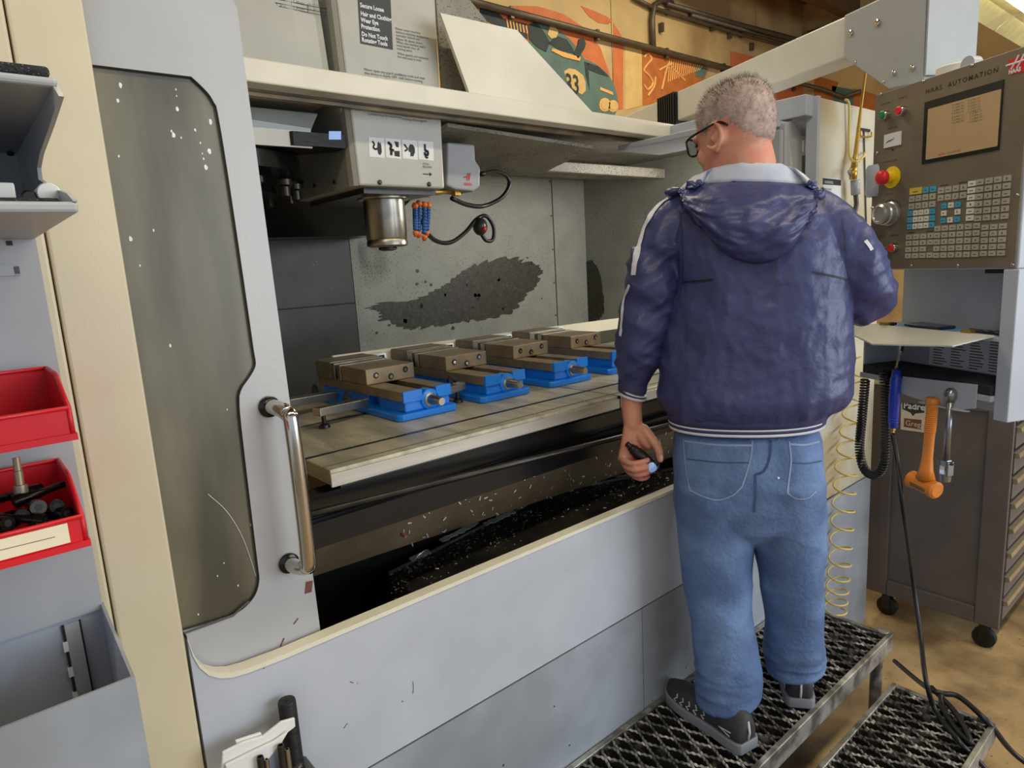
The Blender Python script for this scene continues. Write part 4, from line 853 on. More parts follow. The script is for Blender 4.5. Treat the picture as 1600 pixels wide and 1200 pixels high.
# sticker
q = [hx(px, py, XC-.0005) for px, py in ((1408,622),(1448,628),(1444,676),(1407,671))]
st = MB().prism(q, (.0006, 0, 0)).build('sticker', 'sticker', ct)
def sq(u, v, o=.001): p = q[0].lerp(q[1], u).lerp(q[3].lerp(q[2], u), v); return Vector((XC-.0005-o, p.y, p.z))
MB().prism([sq(.06,.08,.0005), sq(.94,.05,.0005), sq(.94,.36,.0005), sq(.6,.42,.0005), sq(.5,.52,.0005), sq(.4,.42,.0005), sq(.06,.34,.0005)], (.0004, 0, 0)).build('sticker_print', 'placard', st)
text('Padre', .038, sq(.10, .30), -Y, Z, 'white_label', st, 'sticker_lettering', bold=.001, sx=.92)
MB().prism([sq(.14,.62,.0005), sq(.86,.60,.0005), sq(.86,.92,.0005), sq(.14,.90,.0005)], (.0004, 0, 0)).build('sticker_print', 'rust', st)
text('Gregg', .032, sq(.2, .84), -Y, Z, 'sticker', st, 'sticker_lettering', sx=.9)
# loose hardware on the worktop
for i, (u, lab) in enumerate(((.0, 'small steel screw part standing on the chest top behind sticker'), (.05, 'dark steel clip lying on the chest top near the hook plate'))):
    P = Vector((XC+.02, -.10-u, 1.0955)); tag(MB().lathe(P, Z, [(.008, 0), (.008, .01), (.004, .012), (.004, .03), (.007, .032), (.007, .04)], 10).build('steel_fitting', 'steel_dark', None, True, loc=P), lab, 'fitting')
# yellow coil air hose in front of the right panel
cx = [(1337,560),(1335,640),(1326,700),(1320,760),(1316,820),(1312,880),(1308,925),(1305,958)]
path = [hy(px, py, -.055) for px, py in cx]
pts = bez(path, 10); n = 15*14; out = []
for k in range(n+1):
    f = k/n*(len(pts)-1); i = min(int(f), len(pts)-2); c = pts[i].lerp(pts[i+1], f-i); a = 2*math.pi*k/14
    out.append(c+Vector((math.cos(a)*.052, math.sin(a)*.038, 0)))
o = MB().tube(out, .0038, 6).build('coil_hose', 'coil_yellow', None, True, loc=path[-1]); tag(o, 'yellow coiled air hose hanging behind the man\'s right leg', 'hose')
# machine coolant wand on the right panel
t = thing('coolant_gun', 'brass coolant wand hanging in wire hook on machine right panel', 'coolant gun', hy(1336, 330, -.04))
q = [hy(1362, 40, -.03), hy(1352, 118, -.03), hy(1345, 170, -.03), hy(1337, 240, -.03), hy(1334, 265, -.035)]; MB().tube(q, [.004, .005, .005, .008, .012], 10).build('wand', 'brass', t, True)
MB().tube([hy(1334, 262, -.035), hy(1333, 280, -.035)], .013, 10).build('valve', 'brass', t, True)
MB().tube([hy(1333, 262, -.035), hy(1326, 268, -.05), hy(1329, 276, -.05)], .004, 8).build('trigger', 'steel', t, True)
MB().tube([hy(1336, 281, -.035), hy(1337, 304, -.035)], .016, 10).build('grip', 'bracket_grey', t, True); MB().tube(bez([hy(1337, 304, -.035), hy(1338, 320, -.035), hy(1334, 338, -.03), hy(1333, 360, -.03)], 5), .009, 8).build('hose', 'conduit', t, True)
o = MB().tube(bez([hy(1320, 156, -.004), hy(1325, 158, -.012), hy(1327, 172, -.012), hy(1327, 235, -.012), hy(1331, 250, -.03), hy(1340, 252, -.05), hy(1350, 244, -.03), hy(1352, 238, -.01)], 6), .0045, 8).build('wire_hook', 'coil_yellow', None, True, loc=hy(1327, 200, -.01)); tag(o, 'bent wire hook fixed to the machine right panel', 'hook')
t = thing('panel_latch', 'small oily latch with wire loop on machine right panel', 'latch', hy(1350, 205, -.005))
MB().prism([hy(px, py, -.006) for px, py in ((1341,199),(1360,202),(1360,206),(1341,203))], (0, .006, 0)).build('latch_plate', 'ink', t); MB().tube(bez([hy(1345,204,-.01),hy(1345,212,-.01),hy(1352,214,-.01),hy(1361,213,-.01),hy(1362,206,-.01)], 4), .0035, 6).build('latch_loop', 'brass', t, True)
MB().tube([hy(1350, 205, -.004), hy(1352, 290, -.004), hy(1354, 372, -.004)], .003, 6).build('latch_rod', 'ink_soft', t, True)
# ================================================================== work platforms
def platform(x0, x1, y0, y1, z, lab):
    t = thing('work_platform', lab, 'platform', ((x0+x1)/2, (y0+y1)/2, 0), 'grip tread platforms before the machine')
    MB().box(x0, x1, y0, y0+.016, z-.055, z+.004).build('front_edge', 'alu', t, bevel=.002)
    MB().box(x0, x1, y1-.016, y1, z-.055, z+.002).build('back_edge', 'alu', t, bevel=.002)
    MB().box(x1-.016, x1, y0+.016, y1-.016, z-.055, z+.001).build('side_edge', 'alu', t, bevel=.002)
    MB().box(x0, x0+.016, y0+.016, y1-.016, z-.055, z+.001).build('side_edge', 'alu', t, bevel=.002)
    MB().box(x0+.016, x1-.016, y0+.016, y1-.016, z-.04, z-.034).build('under_pan', 'tray_black', t)
    w = y1-y0-.032; per = .086; pitch = .0235; n = int((x1-x0-.03)/pitch); st = MB(); tp = MB(); ns = int(w/.007)
    for i in range(n+1):
        xc = x0+.018+i*pitch; sg = 1 if i % 2 else -1; ra = []; rb = []
        for k in range(ns+1):
            y = y0+.016+w*k/ns; dx = sg*.0074*math.cos(2*math.pi*(y-y0)/per); th = .0046; zt = z-.001+(.0016 if k % 2 else -.0016)
            ra.append([Vector((xc+dx-th, y, z-.026)), Vector((xc+dx+th, y, z-.026)), Vector((xc+dx+th*.9, y, zt-.002)), Vector((xc+dx-th*.9, y, zt-.002))])
            rb.append([Vector((xc+dx-th*.9, y, zt-.002)), Vector((xc+dx+th*.9, y, zt-.002)), Vector((xc+dx+th*.25, y, zt+.0015)), Vector((xc+dx-th*.25, y, zt+.0015))])
        st.loft(ra); tp.loft(rb)
    g = stuff(st.build('grip_tread', 'tread', t)); stuff(tp.build('tread_teeth', 'tread_worn_highlight', t))
    for x in (x0+.05, x1-.022):
        for y in (y0+.04, y1-.03):
            l = MB().tube([(x, y, .012), (x, y, z-.04)], .019, 14).build('leg', 'alu', t, True, auto=40); MB().lathe((x, y, 0), Z, [(.026, 0), (.026, .01), (.02, .014)], 14).build('foot', 'black_rubber', l, True)
    MB().lathe((x1-.004, y0+.03, z-.03), Z, [(.019, 0), (.019, .036), (.016, .038)], 14).build('corner_socket', 'alu', t, True, auto=40)
    return t
platform(.55, 2.245, -.350, -.004, .36, 'taller grip tread platform the man stands on')
platform(.55, 2.255, -.648, -.352, .18, 'lower grip tread platform step in front of the taller one')
# ================================================================== tool rack and bins at the left
tr_ = thing('tool_rack', 'grey sheet metal tool rack with foam topped shelves on machine left panel', 'rack', (-.1, -.1, 1.2))
XS = .110; YF = -.385
zu0, zu1, zu2 = hx(90, 138, XS).z, hx(88, 122, XS).z, hx(85, 104, XS).z; zl0, zl1 = hx(115, 338, XS).z, hx(114, 320, XS).z
MB().box(-.45, XS, -.012, -.001, 1.2, zu1).build('back_plate', 'rack_grey', tr_)
MB().box(-.45, XS, YF, -.0125, zu0, zu1).build('upper_shelf', 'rack_grey', tr_, bevel=.003)
MB().box(-.45, XS-.004, YF+.003, -.014, zu1+.0005, zu2).build('foam_mat', 'foam', tr_, bevel=.003)
MB().box(-.45, XS, YF, -.0125, zl0, zl1).build('lower_shelf', 'rack_grey', tr_, bevel=.003)
MB().box(-.45, XS-.012, YF+.02, -.03, zl1+.0005, zl1+.005).build('foam_mat', 'foam', tr_)
prof = [(92,150),(78,195),(62,240),(58,262),(60,280),(80,294),(104,302),(113,312)]
pp_ = [hx(px, py, XS-.004) for px, py in prof]
MB().prism([Vector((XS-.004, -.0125, zu0)), Vector((XS-.004, YF, zu0))]+pp_+[Vector((XS-.004, YF, zl1)), Vector((XS-.004, -.0125, zl1))], (.004, 0, 0)).build('side_plate', 'rack_grey', tr_)
MB().lathe((XS-.012, -.03, zu0-.001), (0, -.3, -1), [(.004, 0), (.004, .003)], 8).build('rivet', 'ink', tr_)
for z0 in (1.675, 1.50, 1.325):
    sl = MB().box(-.45, .075-.02*(z0 > 1.6), -.020, -.012, z0-.012, z0+.014).build('louvre_rail', 'slot_dark' if z0 < 1.6 else 'rack_grey', tr_)
for px, py in ((15,380),(100,862)):
    p = hy(px, py, -.0125); MB().box(p.x-.003, p.x+.003, -.014, -.012, p.z-.003, p.z+.003).build('square_hole', 'ink', tr_)
p0, p1 = hy(0, 415, -.0125), hy(33, 430, -.0125); MB().box(p0.x-.05, p1.x, -.0165, -.012, p1.z, p0.z).build('card_slot', 'rack_grey', tr_); MB().box(p1.x-.006, p1.x-.001, -.018, -.0165, p1.z+.002, p0.z-.002).build('slot_end', 'slot_dark', tr_)
# pocket below the bins
bx = MB()
MB().box(-.35, .112, -.202, -.198, .82, 1.168).build('pocket_front', 'base_paint', tr_)
MB().prism([(.108, -.20, 1.168), (.108, -.012, 1.200), (.108, -.012, .82), (.108, -.20, .82)], (.004, 0, 0)).build('pocket_side', 'base_paint', tr_)
MB().box(-.35, .108, -.012, -.001, .82, 1.2).build('pocket_back', 'base_paint', tr_)
MB().box(-.35, .11, -.016, -.001, 1.192, 1.30).build('pocket_header', 'rack_grey', tr_)
MB().box(.060, .078, -.016, -.012, .9, 1.185).build('hinge_strip', 'rack_grey', tr_); MB().box(.0565, .0595, -.0155, -.012, .9, 1.185).build('hinge_gap', 'ink', tr_); MB().box(.0785, .0805, -.0155, -.012, .9, 1.185).build('hinge_gap', 'ink', tr_)
for k in range(5): MB().box(.0545, .0605, -.017, -.012, 1.145-k*.04, 1.16-k*.04).build('hinge_knuckle', 'white_label', tr_)
# red bins
def red_bin(name, x0, x1, yb, yf, zb, zf, zr, lab, card):
    t = thing('parts_bin', lab, 'bin', ((x0+x1)/2, (yb+yf)/2, zb), 'red plastic bins on the rack')
    th = .003; ym = yf+.035
    MB().box(x0, x1, yf, yb, zb, zb+th).build('bottom', 'bin_red', t)
    MB().box(x0, x1, yf-.0, yf+th, zb+th, zf).build('front', 'bin_red', t, bevel=.001)
    MB().box(x0, x1, yb-th, yb, zb+th, zr).build('back', 'bin_red', t)
    for xx in (x0, x1-th):
        MB().prism([(xx, yf+th, zb+th), (xx, yb-th, zb+th), (xx, yb-th, zr), (xx, ym+.035, zr), (xx, yf+th, zf)], (th, 0, 0)).build('side', 'bin_red', t)
    MB().tube([(x1, yb-th, zr), (x1, ym+.035, zr), (x1, yf, zf), (x1, yf, zb)], .0028, 6).build('rim', 'bin_red', t, True)
    MB().tube([(x0, yf, zf), ((x0+x1)/2, yf, zf), (x1, yf, zf)], .0028, 6).build('rim', 'bin_red', t, True)
    MB().tube([(x0, yb-th, zr), ((x0+x1)/2, yb-th, zr), (x1, yb-th, zr)], .0028, 6).build('rim', 'bin_red', t, True)
    MB().box(x0-.003, x1+.004, yf-.004, yf+.004, zb-.004, zb+.004).build('foot_rim', 'bin_red', t)
    if card: 
        k = MB().box(x0+.004, x1-.016, yf-.0016, yf-.0002, zb+.006, zf-.004).build('card', 'card', t)
        MB().tube([(x0+.02, yf-.0018, zb+.018), (x0+.06, yf-.0018, zb+.019), (x1-.03, yf-.0018, zb+.0175)], .0004, 4).build('pencil_line', 'ink_soft', k)
    return t
f1 = hy(107, 637, -.19); g1_ = hy(108, 683, -.19); r1 = hy(62, 580, -.06)
red_bin('b', f1.x-.17, f1.x, -.022, -.19, g1_.z, f1.z, r1.z, 'upper red plastic parts bin, nearly empty, on the rack', False)
f2 = hy(128, 806, -.19); g2_ = hy(134, 848, -.19); r2 = hy(84, 728, -.06)
red_bin('b', f2.x-.19, f2.x, -.022, -.19, g2_.z, f2.z, r2.z, 'lower red parts bin with paper card, full of black screws', True)
def screw(P, d, lab, L=.05, r=.0055, m='bolt_black', grp='socket screws in the lower red bin'):
    d = Vector(d).normalized(); t = thing('socket_screw', lab, 'screw', P, grp); P = Vector(P)
    h = MB().lathe(P, d, [(r*1.55, 0), (r*1.6, .001), (r*1.6, r*2.0), (r*1.45, r*2.1)], 14).build('head', m, t, True, auto=40)
    MB().lathe(P, -d, [(r*.85, -.0012), (r*.85, .0004)], 6).build('socket', 'ink', h)
    MB().lathe(P+d*r*2.1, d, [(r, 0), (r, L*.5), (r*.86, L*.52), (r*.86, L)], 10).build('shank', m, t, True, auto=40)
zb = g2_.z+.004; xr = f2.x
scr = [(xr-.020, -.155, zb+.040, (.1,.8,-.15)), (xr-.038, -.15, zb+.042, (-.1,.8,-.1)), (xr-.055, -.15, zb+.036, (.0,.8,-.1)), (xr-.012, -.165, zb+.030, (-.5,.8,-.1)), (xr-.035, -.165, zb+.028, (-.8,.5,.2)), (xr-.07, -.16, zb+.034, (-.5,.7,-.1)), (xr-.085, -.15, zb+.040, (.4,.7,-.15)), (xr-.10, -.16, zb+.034, (-.3,.8,-.2)), (xr-.115, -.15, zb+.036, (.5,.6,-.2)), (xr-.13, -.16, zb+.03, (.1,.8,.2)), (xr-.06, -.11, zb+.045, (.9,.2,.1)), (xr-.03, -.10, zb+.05, (-.7,.5,-.1)), (xr-.09, -.10, zb+.05, (.5,.4,-.1)), (xr-.048, -.175, zb+.022, (.3,.9,.0)), (xr-.075, -.175, zb+.022, (-.2,.9,.05)), (xr-.105, -.175, zb+.022, (.1,.9,.0)), (xr-.02, -.13, zb+.024, (-.6,.7,0)), (xr-.08, -.13, zb+.02, (.6,.6,0)), (xr-.12, -.12, zb+.02, (.3,.8,0))]
for i, (x, y, z, d) in enumerate(scr): screw((x, y, z), d, 'black socket head screw among others in the lower red bin', .035+.012*(i % 3), .0052+.0006*(i % 2))
screw((xr-.05, -.10, zb+.052), (.05, .15, 1), 'bronze screw standing upright, thread up, in the lower red bin', .035, .005, 'steel_brown', None)
screw((f1.x-.05, -.14, g1_.z+.012), (.8, .4, .1), 'lone dark screw at the bottom of the upper red bin', .012, .005, 'steel_dark', None)
# things on the lower shelf
zs = zl1+.0055
P = hz(80, 319, zs); t = tag(MB().lathe((P.x, P.y, zs+.0105), (0, 1, 0), [(.0095, 0), (.0105, .0015), (.0105, .12), (.0095, .121)], 24).build('round_bar', 'white_plastic', None, True, loc=(P.x, P.y+.06, zs), auto=40), 'white round plastic bar lying on the rack shelf, end facing out', 'bar')
P = hz(28, 320, zs); t = thing('machined_block', 'pale machined block with a counterbored hole on rack shelf', 'block', (P.x-.03, P.y+.03, zs))
MB().box(P.x-.07, P.x, P.y, P.y+.06, zs, zs+.021).build('block', 'white_plastic', t, bevel=.0015); MB().lathe((P.x-.022, P.y, zs+.005), (0, -1, 0), [(.006, -.001), (.006, .0005)], 14).build('counterbore', 'slot_dark', t)
P = hz(48, 319, zs); tag(MB().lathe((P.x, P.y, zs+.007), (.1, 1, 0), [(.005, 0), (.007, .002), (.007, .03), (.005, .032)], 14).build('steel_bushing', 'steel_dark', None, True, loc=(P.x, P.y+.015, zs), auto=40), 'small dark steel bushing beside the white round bar', 'bushing')
# magnetic holder on the apron: black torch, folded wipes, hex rods
p = hy(447, 1095, -.025)
t = thing('rubber_torch', 'black rubber cylinder torch standing against the front apron', 'torch', (p.x, -.025, .60))
MB().lathe((p.x, -.028, .60), Z, [(.012, 0), (.0155, .004), (.0155, .318), (.0145, .322), (.006, .323)], 24).build('body', 'black_rubber', t, True, auto=40); MB().lathe((p.x, -.028, .923), Z, [(.004, 0), (.004, .001)], 10).build('end_hole', 'ink', t)
MB().tube([(p.x, -.028, .80), (p.x+.0, -.028, .79), (p.x, -.028, .70)], .0168, 18).build('grip_sleeve', 'steel_dark', t, True)
ho = thing('tool_pouch', 'grey tool holder on the front apron below the folded paper', 'holder', (p.x-.04, -.03, .60))
MB().box(p.x-.13, p.x+.03, -.062, -.001, .60, .78).build('pouch', 'slot_dark', ho, bevel=.004)
def sheet(name, pxs, y0, y1, lab):
    q = [hy(px, py, y0+(y1-y0)*(i/(len(pxs)-1) if i < len(pxs) else 0)) for i, (px, py) in enumerate(pxs)]
    c = sum(q, Vector())/len(q); o = MB().prism(q, (0, .006, 0)).build(name, 'paper', None, bevel=.002, loc=c); return tag(o, lab, 'paper')
sheet('folded_paper', [(348,1176),(380,1160),(412,1150),(440,1128),(461,1122),(462,1136),(430,1160),(395,1180),(360,1205),(345,1215)], -.05, -.05, 'folded white paper packet leaning on the black torch')
sheet('folded_paper', [(352,1196),(400,1172),(430,1158),(452,1142),(440,1162),(405,1205),(360,1225)], -.058, -.058, 'second fold of white paper in front of the first')
sheet('folded_paper', [(368,1158),(408,1145),(412,1152),(370,1166)], -.043, -.043, 'thin cream paper edge sticking up behind the white packet')
for i, (px, py, r, lab) in enumerate(((406,1182,.006,'short steel hex tube standing left in the pouch'), (438,1164,.006,'taller steel hex tube standing by the black torch'), (448,1170,.0045,'thin bright steel rod beside the torch'), (416,1186,.004,'thin steel rod between the hex tubes'))):
    q = hy(px, py, -.066); t = tag(MB().lathe((q.x, -.0665+.0, .60), Z, [(r, 0), (r, q.z-.60-.003), (r*.9, q.z-.6), (r*.6, q.z-.6), (r*.55, q.z-.6-.006)], 12).build('steel_rod', 'steel_dark' if i < 2 else 'steel', None, True, loc=(q.x, -.066, .60), auto=40), lab, 'rod')
# ================================================================== the man
P0 = Vector((1.55, -.22, 1.0)); VN = Vector((P0.x-CAM.x, P0.y-CAM.y, 0)).normalized(); VR = Vector((VN.y, -VN.x, 0))
def vp(px, py, df=0.0): return hp(px, py, P0+VN*df, VN)
person = thing('person', 'man in navy hooded jacket and blue jeans standing on platform, seen from behind', 'person', (1.53, -.2, .362))
NS = 40
def ring(py, L_, R_, dep, df=0.0, ex=2.3):
    a, c = vp(L_, py, df), vp(R_, py, df); m = (a+c)/2; h = (c-a)/2; out = []
    for k in range(NS):
        t = 2*math.pi*k/NS; ct, st = math.cos(t), math.sin(t)
        x = math.copysign(abs(ct)**(2/ex), ct); y = math.copysign(abs(st)**(2/ex), st); out.append(m+h*x+VN*(dep*y))
    return out
def finish(bld, name, m, voxel, parent=person, disp=None, smooth=2, sub=None):
    me = bpy.data.meshes.new(name); me.from_pydata([tuple(p) for p in bld.v], [], bld.f); me.update()
    b = bmesh.new(); b.from_mesh(me); bmesh.ops.recalc_face_normals(b, faces=b.faces[:]); b.to_mesh(me); b.free()
    o = bpy.data.objects.new('tmp', me); COL.objects.link(o)
    r = o.modifiers.new('r', 'REMESH'); r.mode = 'VOXEL'; r.voxel_size = voxel
    if smooth: s_ = o.modifiers.new('s', 'SMOOTH'); s_.iterations = smooth; s_.factor = .5
    bpy.context.view_layer.update()
    m2 = bpy.data.meshes.new_from_object(o.evaluated_get(bpy.context.evaluated_depsgraph_get())); bpy.data.objects.remove(o)
    if disp:
        ns = [v.normal.copy() for v in m2.vertices]
        for v, n in zip(m2.vertices, ns): v.co += n*disp(v.co, n)
    m2.update(); bv = BVHTree.FromPolygons([v.co.copy() for v in m2.vertices], [tuple(p.vertices) for p in m2.polygons])
    org = WL[parent.name]
    for v in m2.vertices: v.co -= org
    return link(name, m2, m, parent, org, True), bv
def tubeb(b, pts, rs, seg=16):
    b.tube(pts, rs, seg); b.ball(pts[0], rs[0]*.99, seg=seg); b.ball(pts[-1], rs[-1]*.99, seg=seg)
# ---- head frame
HA = R(3); HC = vp(1149, 209, .0)
hf = Vector((math.sin(HA), math.cos(HA), 0)); hr = Vector((math.cos(HA), -math.sin(HA), 0)); tl = R(9)
HF = hf*math.cos(tl)-Z*math.sin(tl); HU = Z*math.cos(tl)+hf*math.sin(tl); HR = hr
HSC = .87
def hl(x, y, z): return HC+(HR*x+HF*y+HU*z)*HSC
HS = [(.134, .012, -.03, .012), (.126, .050, -.070, .046), (.110, .075, -.093, .067), (.085, .093, -.107, .081), (.055, .102, -.113, .0875), (.025, .105, -.113, .089), (-.005, .103, -.109, .0885), (-.035, .101, -.098, .085), (-.062, .102, -.080, .080), (-.085, .100, -.058, .075), (-.108, .092, -.030, .064), (-.122, .075, .0, .048), (-.130, .05, .02, .02)]
body = MB(); rings = []
for z, f, bk_, w in HS:
    r_ = []
    for k in range(36):
        t = 2*math.pi*k/36; c, s_ = math.cos(t), math.sin(t); ex = 2.25
        x = math.copysign(abs(c)**(2/ex), c)*w; yy = math.copysign(abs(s_)**(2/ex), s_); yc = (f+bk_)/2; r_.append(hl(x, yc+yy*(f-bk_)/2, z))
    rings.append(r_)
body.loft(rings[::-1])
# face relief
body.ball(hl(0, .112, -.028), .013, .016, .024, (HR, HF, HU)); body.ball(hl(0, .114, -.044), .013, .012, .010, (HR, HF, HU))
for sx in (-1, 1):
    body.ball(hl(sx*.033, .097, .014), .022, .012, .010, (HR, HF, HU)); body.ball(hl(sx*.050, .074, -.045), .020, .018, .022, (HR, HF, HU))
    body.ball(hl(sx*.031, .097, -.012), .012, .008, .009, (HR, HF, HU))
body.ball(hl(0, .100, -.078), .024, .009, .006, (HR, HF, HU)); body.ball(hl(0, .100, -.088), .021, .010, .007, (HR, HF, HU)); body.ball(hl(0, .092, -.112), .022, .016, .014, (HR, HF, HU))
# ears: rim, bowl and lobe
for sx in (-1, 1):
    pe = [hl(sx*(.091+.010*math.sin(a*.5)), .012-.026*math.sin(a)*.95-.008, -.012+.034*math.cos(a)) for a in [R(k) for k in range(-30, 250, 20)]]
    tubeb(body, pe, [.0052]*len(pe), 8); body.ball(hl(sx*.088, -.010, -.014), .007, .018, .027, (HR, HF, HU)); body.ball(hl(sx*.092, .004, -.044), .0065, .008, .011, (HR, HF, HU)); body.ball(hl(sx*.091, .012, -.016), .006, .005, .008, (HR, HF, HU))
# neck and hidden trunk
nb = vp(1158, 300, .03)
tubeb(body, [hl(0, -.022, -.03), hl(0, -.03, -.09), nb+Z*.04, nb-Z*.04], [.060, .062, .064, .074], 24)
trunk = [ring(320, 1085, 1265, .085, .02), ring(380, 1085, 1290, .10, .02), ring(460, 1095, 1290, .105, .02), ring(560, 1090, 1275, .11, .02), ring(660, 1080, 1270, .11, .02), ring(740, 1075, 1270, .11, .02), ring(810, 1080, 1265, .10, .02)]
body.loft(trunk); body.loft([ring(295, 1125, 1215, .07, .02), ring(325, 1095, 1255, .08, .02)])
LA, RA = -.09, .10
for (pt_, rs) in (([(1120,800,0),(1120,900,-.02),(1135,1000,-.05),(1140,1080,-.06),(1140,1105,-.06)], [.075,.062,.05,.042,.04]), ([(1235,800,.02),(1238,900,.05),(1240,1000,.09),(1243,1030,.09),(1243,1045,.095)], [.075,.062,.05,.042,.04])): tubeb(body, [vp(*p) for p in pt_], rs)
# left arm down to the hand, right arm bent to the keypad
tubeb(body, [vp(1080,350,.02), vp(1026,420,.02), vp(1008,500,.01), vp(996,570,0), vp(988,610,-.005), vp(987,640,-.01), vp(989,662,-.014)], [.034,.036,.036,.034,.031,.0275,.026], 18)
rh = vp(1336, 448, .36)
tubeb(body, [vp(1262,350,.02), vp(1318,420,.03), vp(1344,462,.06), rh.lerp(vp(1345,462,.06), .35), rh+PN*.05-Z*.01], [.036,.036,.036,.032,.028], 16)
body.ball(rh+PN*.02, .04, .018, .045, (PU, PN, Z))
for k in range(4): tubeb(body, [rh+PU*(-.027+k*.018)+PN*.02+Z*.03, rh+PU*(-.027+k*.018)+PN*.018+Z*(.06), rh+PU*(-.027+k*.018)-PN*.012+Z*(.078-.004*abs(k-1.5)), rh+PU*(-.027+k*.018)-PN*.040+Z*.076], [.0095,.009,.0085,.008], 8)
tubeb(body, [rh+PU*.03+PN*.02-Z*.01, rh+PU*.055+PN*.005+Z*.02, rh+PU*.055-PN*.02+Z*.045], [.012,.0105,.009], 8)
# left hand: palm, four curled fingers, thumb
pc = vp(994, 690, -.016)
pal = [vp(989,662,-.014), vp(990,680,-.016), vp(990,700,-.018), vp(986,716,-.022)]
for i in range(24):
    f = i/23; c = pal[0].lerp(pal[1], f*3) if f < 1/3 else (pal[1].lerp(pal[2], f*3-1) if f < 2/3 else pal[2].lerp(pal[3], f*3-2)); w = .027+.014*min(1, f*1.6); body.ball(c, w, .021-.003*f, .014, (VR*.85+VN*.5, VN*.85-VR*.5, Z), seg=14, rings=8)
body.ball(vp(1006,686,-.022), .020, .018, .032, (VR, VN, (Z+VR*-.5).normalized()))
fing = [[(972,704,-.012),(972,717,-.045),(985,724,-.066),(1002,722,-.066),(1012,719,-.054)], [(974,712,-.008),(975,726,-.044),(989,734,-.068),(1005,732,-.066),(1013,729,-.052)], [(978,720,-.004),(980,735,-.038),(994,742,-.060),(1008,740,-.058),(1014,737,-.046)], [(984,728,.0),(988,742,-.030),(999,748,-.048),(1009,747,-.044),(1013,744,-.034)]]
for i, f in enumerate(fing): tubeb(body, bez([vp(*p) for p in f], 3), [.0092-.00015*k for k in range(13)] if i < 3 else [.0082-.00015*k for k in range(13)], 10)
tubeb(body, bez([vp(1006,672,-.020), vp(1020,688,-.034), vp(1029,702,-.042), vp(1032,718,-.044)], 4), [.0165,.0155,.0145,.0138,.0132,.0128,.0124,.012,.0116,.0112,.0108,.010,.009], 12)
bodyo, bodybv = finish(body, 'body', 'skin', .0036, smooth=3)
nl = MB().ball(vp(1033,716,-.056), .006, .0025, .009, (VR, VN, Z)).build('thumb_nail', 'nail', person, True)
# ---- hair: clipped cap over the scalp plus short bristles
def hairline(x, y, z):
    if y > .078: return z > .048+(y-.078)*1.6
    if y > .026: return z > -.012+(y-.026)*1.1
    if y > -.040: return z > .024 if abs(x) > .05 else True
    return z > .012-(-.040-y)*1.15
hm = MB(); rr = []
NT, NP = 56, 34
def scalp(t, ph):
    d = (HR*math.cos(t)*math.cos(ph)+HF*math.sin(t)*math.cos(ph)+HU*math.sin(ph)).normalized(); o = hl(0, -.005, .02)
    h, n, i, dd = bodybv.ray_cast(o+d*.4, -d); return (h, n) if h else (o+d*.1, d)
V = {}; vs = []; fs = []; keep = {}
for j in range(NP+1):
    for i in range(NT):
        t = 2*math.pi*i/NT; ph = -1.05+(math.pi/2+1.05)*j/NP; h, n = scalp(t, min(ph, 1.565)); q = (h-HC)/HSC; x, y, z = q.dot(HR), q.dot(HF), q.dot(HU)
        jz = z; ok = hairline(x, y, jz)
        keep[(i, j)] = ok; vs.append(h+n*(.0016 if ok else -.004)); V[(i, j)] = (h, n, ok)
for j in range(NP):
    for i in range(NT):
        c = [(i, j), ((i+1) % NT, j), ((i+1) % NT, j+1), (i, j+1)]
        if sum(keep[k] for k in c) >= 2: fs.append(tuple(k[1]*NT+k[0] for k in c))
hcap = stuff(MB().add(vs, fs).build('hair', 'hair', person, True))
sp_ = MB(); sd = MB()
for k in range(9000):
    t = random.uniform(0, 2*math.pi); ph = math.asin(random.uniform(-.75, 1)); h, n = scalp(t, ph); q = (h-HC)/HSC; x, y, z = q.dot(HR), q.dot(HF), q.dot(HU)
    if not hairline(x, y, z+random.uniform(-.004, .022)): continue
    top = max(0, (z-.04)/.09); L_ = .0038+.014*top**1.5*random.uniform(.6, 1.2); d = (n+HF*.15+HU*.25*top-HU*.35*(1-top)+Vector((random.uniform(-.35, .35), random.uniform(-.35, .35), random.uniform(-.3, .3)))).normalized(); s_ = d.cross(n if abs(d.dot(n)) < .95 else Z).normalized()*.0005
    (sd if (top > .55 and random.random() < .55) or random.random() < .08 else sp_).add([h+n*.002-s_, h+n*.002+s_, h+n*.002+d*L_], [(0, 1, 2)])
stuff(sp_.build('hair_bristles', 'hair', hcap)); stuff(sd.build('hair_bristles', 'hair_dark', hcap))
# ---- glasses
gl = bpy.data.objects.new('glasses', None)
lens = []
for sx in (-1, 1):
    c = hl(sx*.036, .128, .0)
    rim = [c+HR*(.029*math.copysign(abs(math.cos(a))**.75, math.cos(a)))*1.0+HU*(.021*math.copysign(abs(math.sin(a))**.75, math.sin(a)))-HF*(.012*(sx*math.cos(a) > 0)*abs(math.cos(a))) for a in [2*math.pi*k/24 for k in range(24)]]
    if sx == -1: gfr = MB()
    gfr.tube(rim, .0026, 8, closed=True); lens.append((rim, c))
    gfr.tube(bez([hl(sx*.066, .117, .012), hl(sx*.082, .09, .014), hl(sx*.092, .04, .017), hl(sx*.094, -.012, .020), hl(sx*.092, -.040, .004)], 5), .0030, 8)
gfr.tube([hl(-.009, .131, .006), hl(0, .134, .010), hl(.009, .131, .006)], .0025, 8)
gobj = gfr.build('glasses', 'black_gloss', person, True)
for rim, c in lens: MB().add([c]+rim, [(0, i+1, (i+1) % 24+1) for i in range(24)]).build('lens', 'glass_lens', gobj)
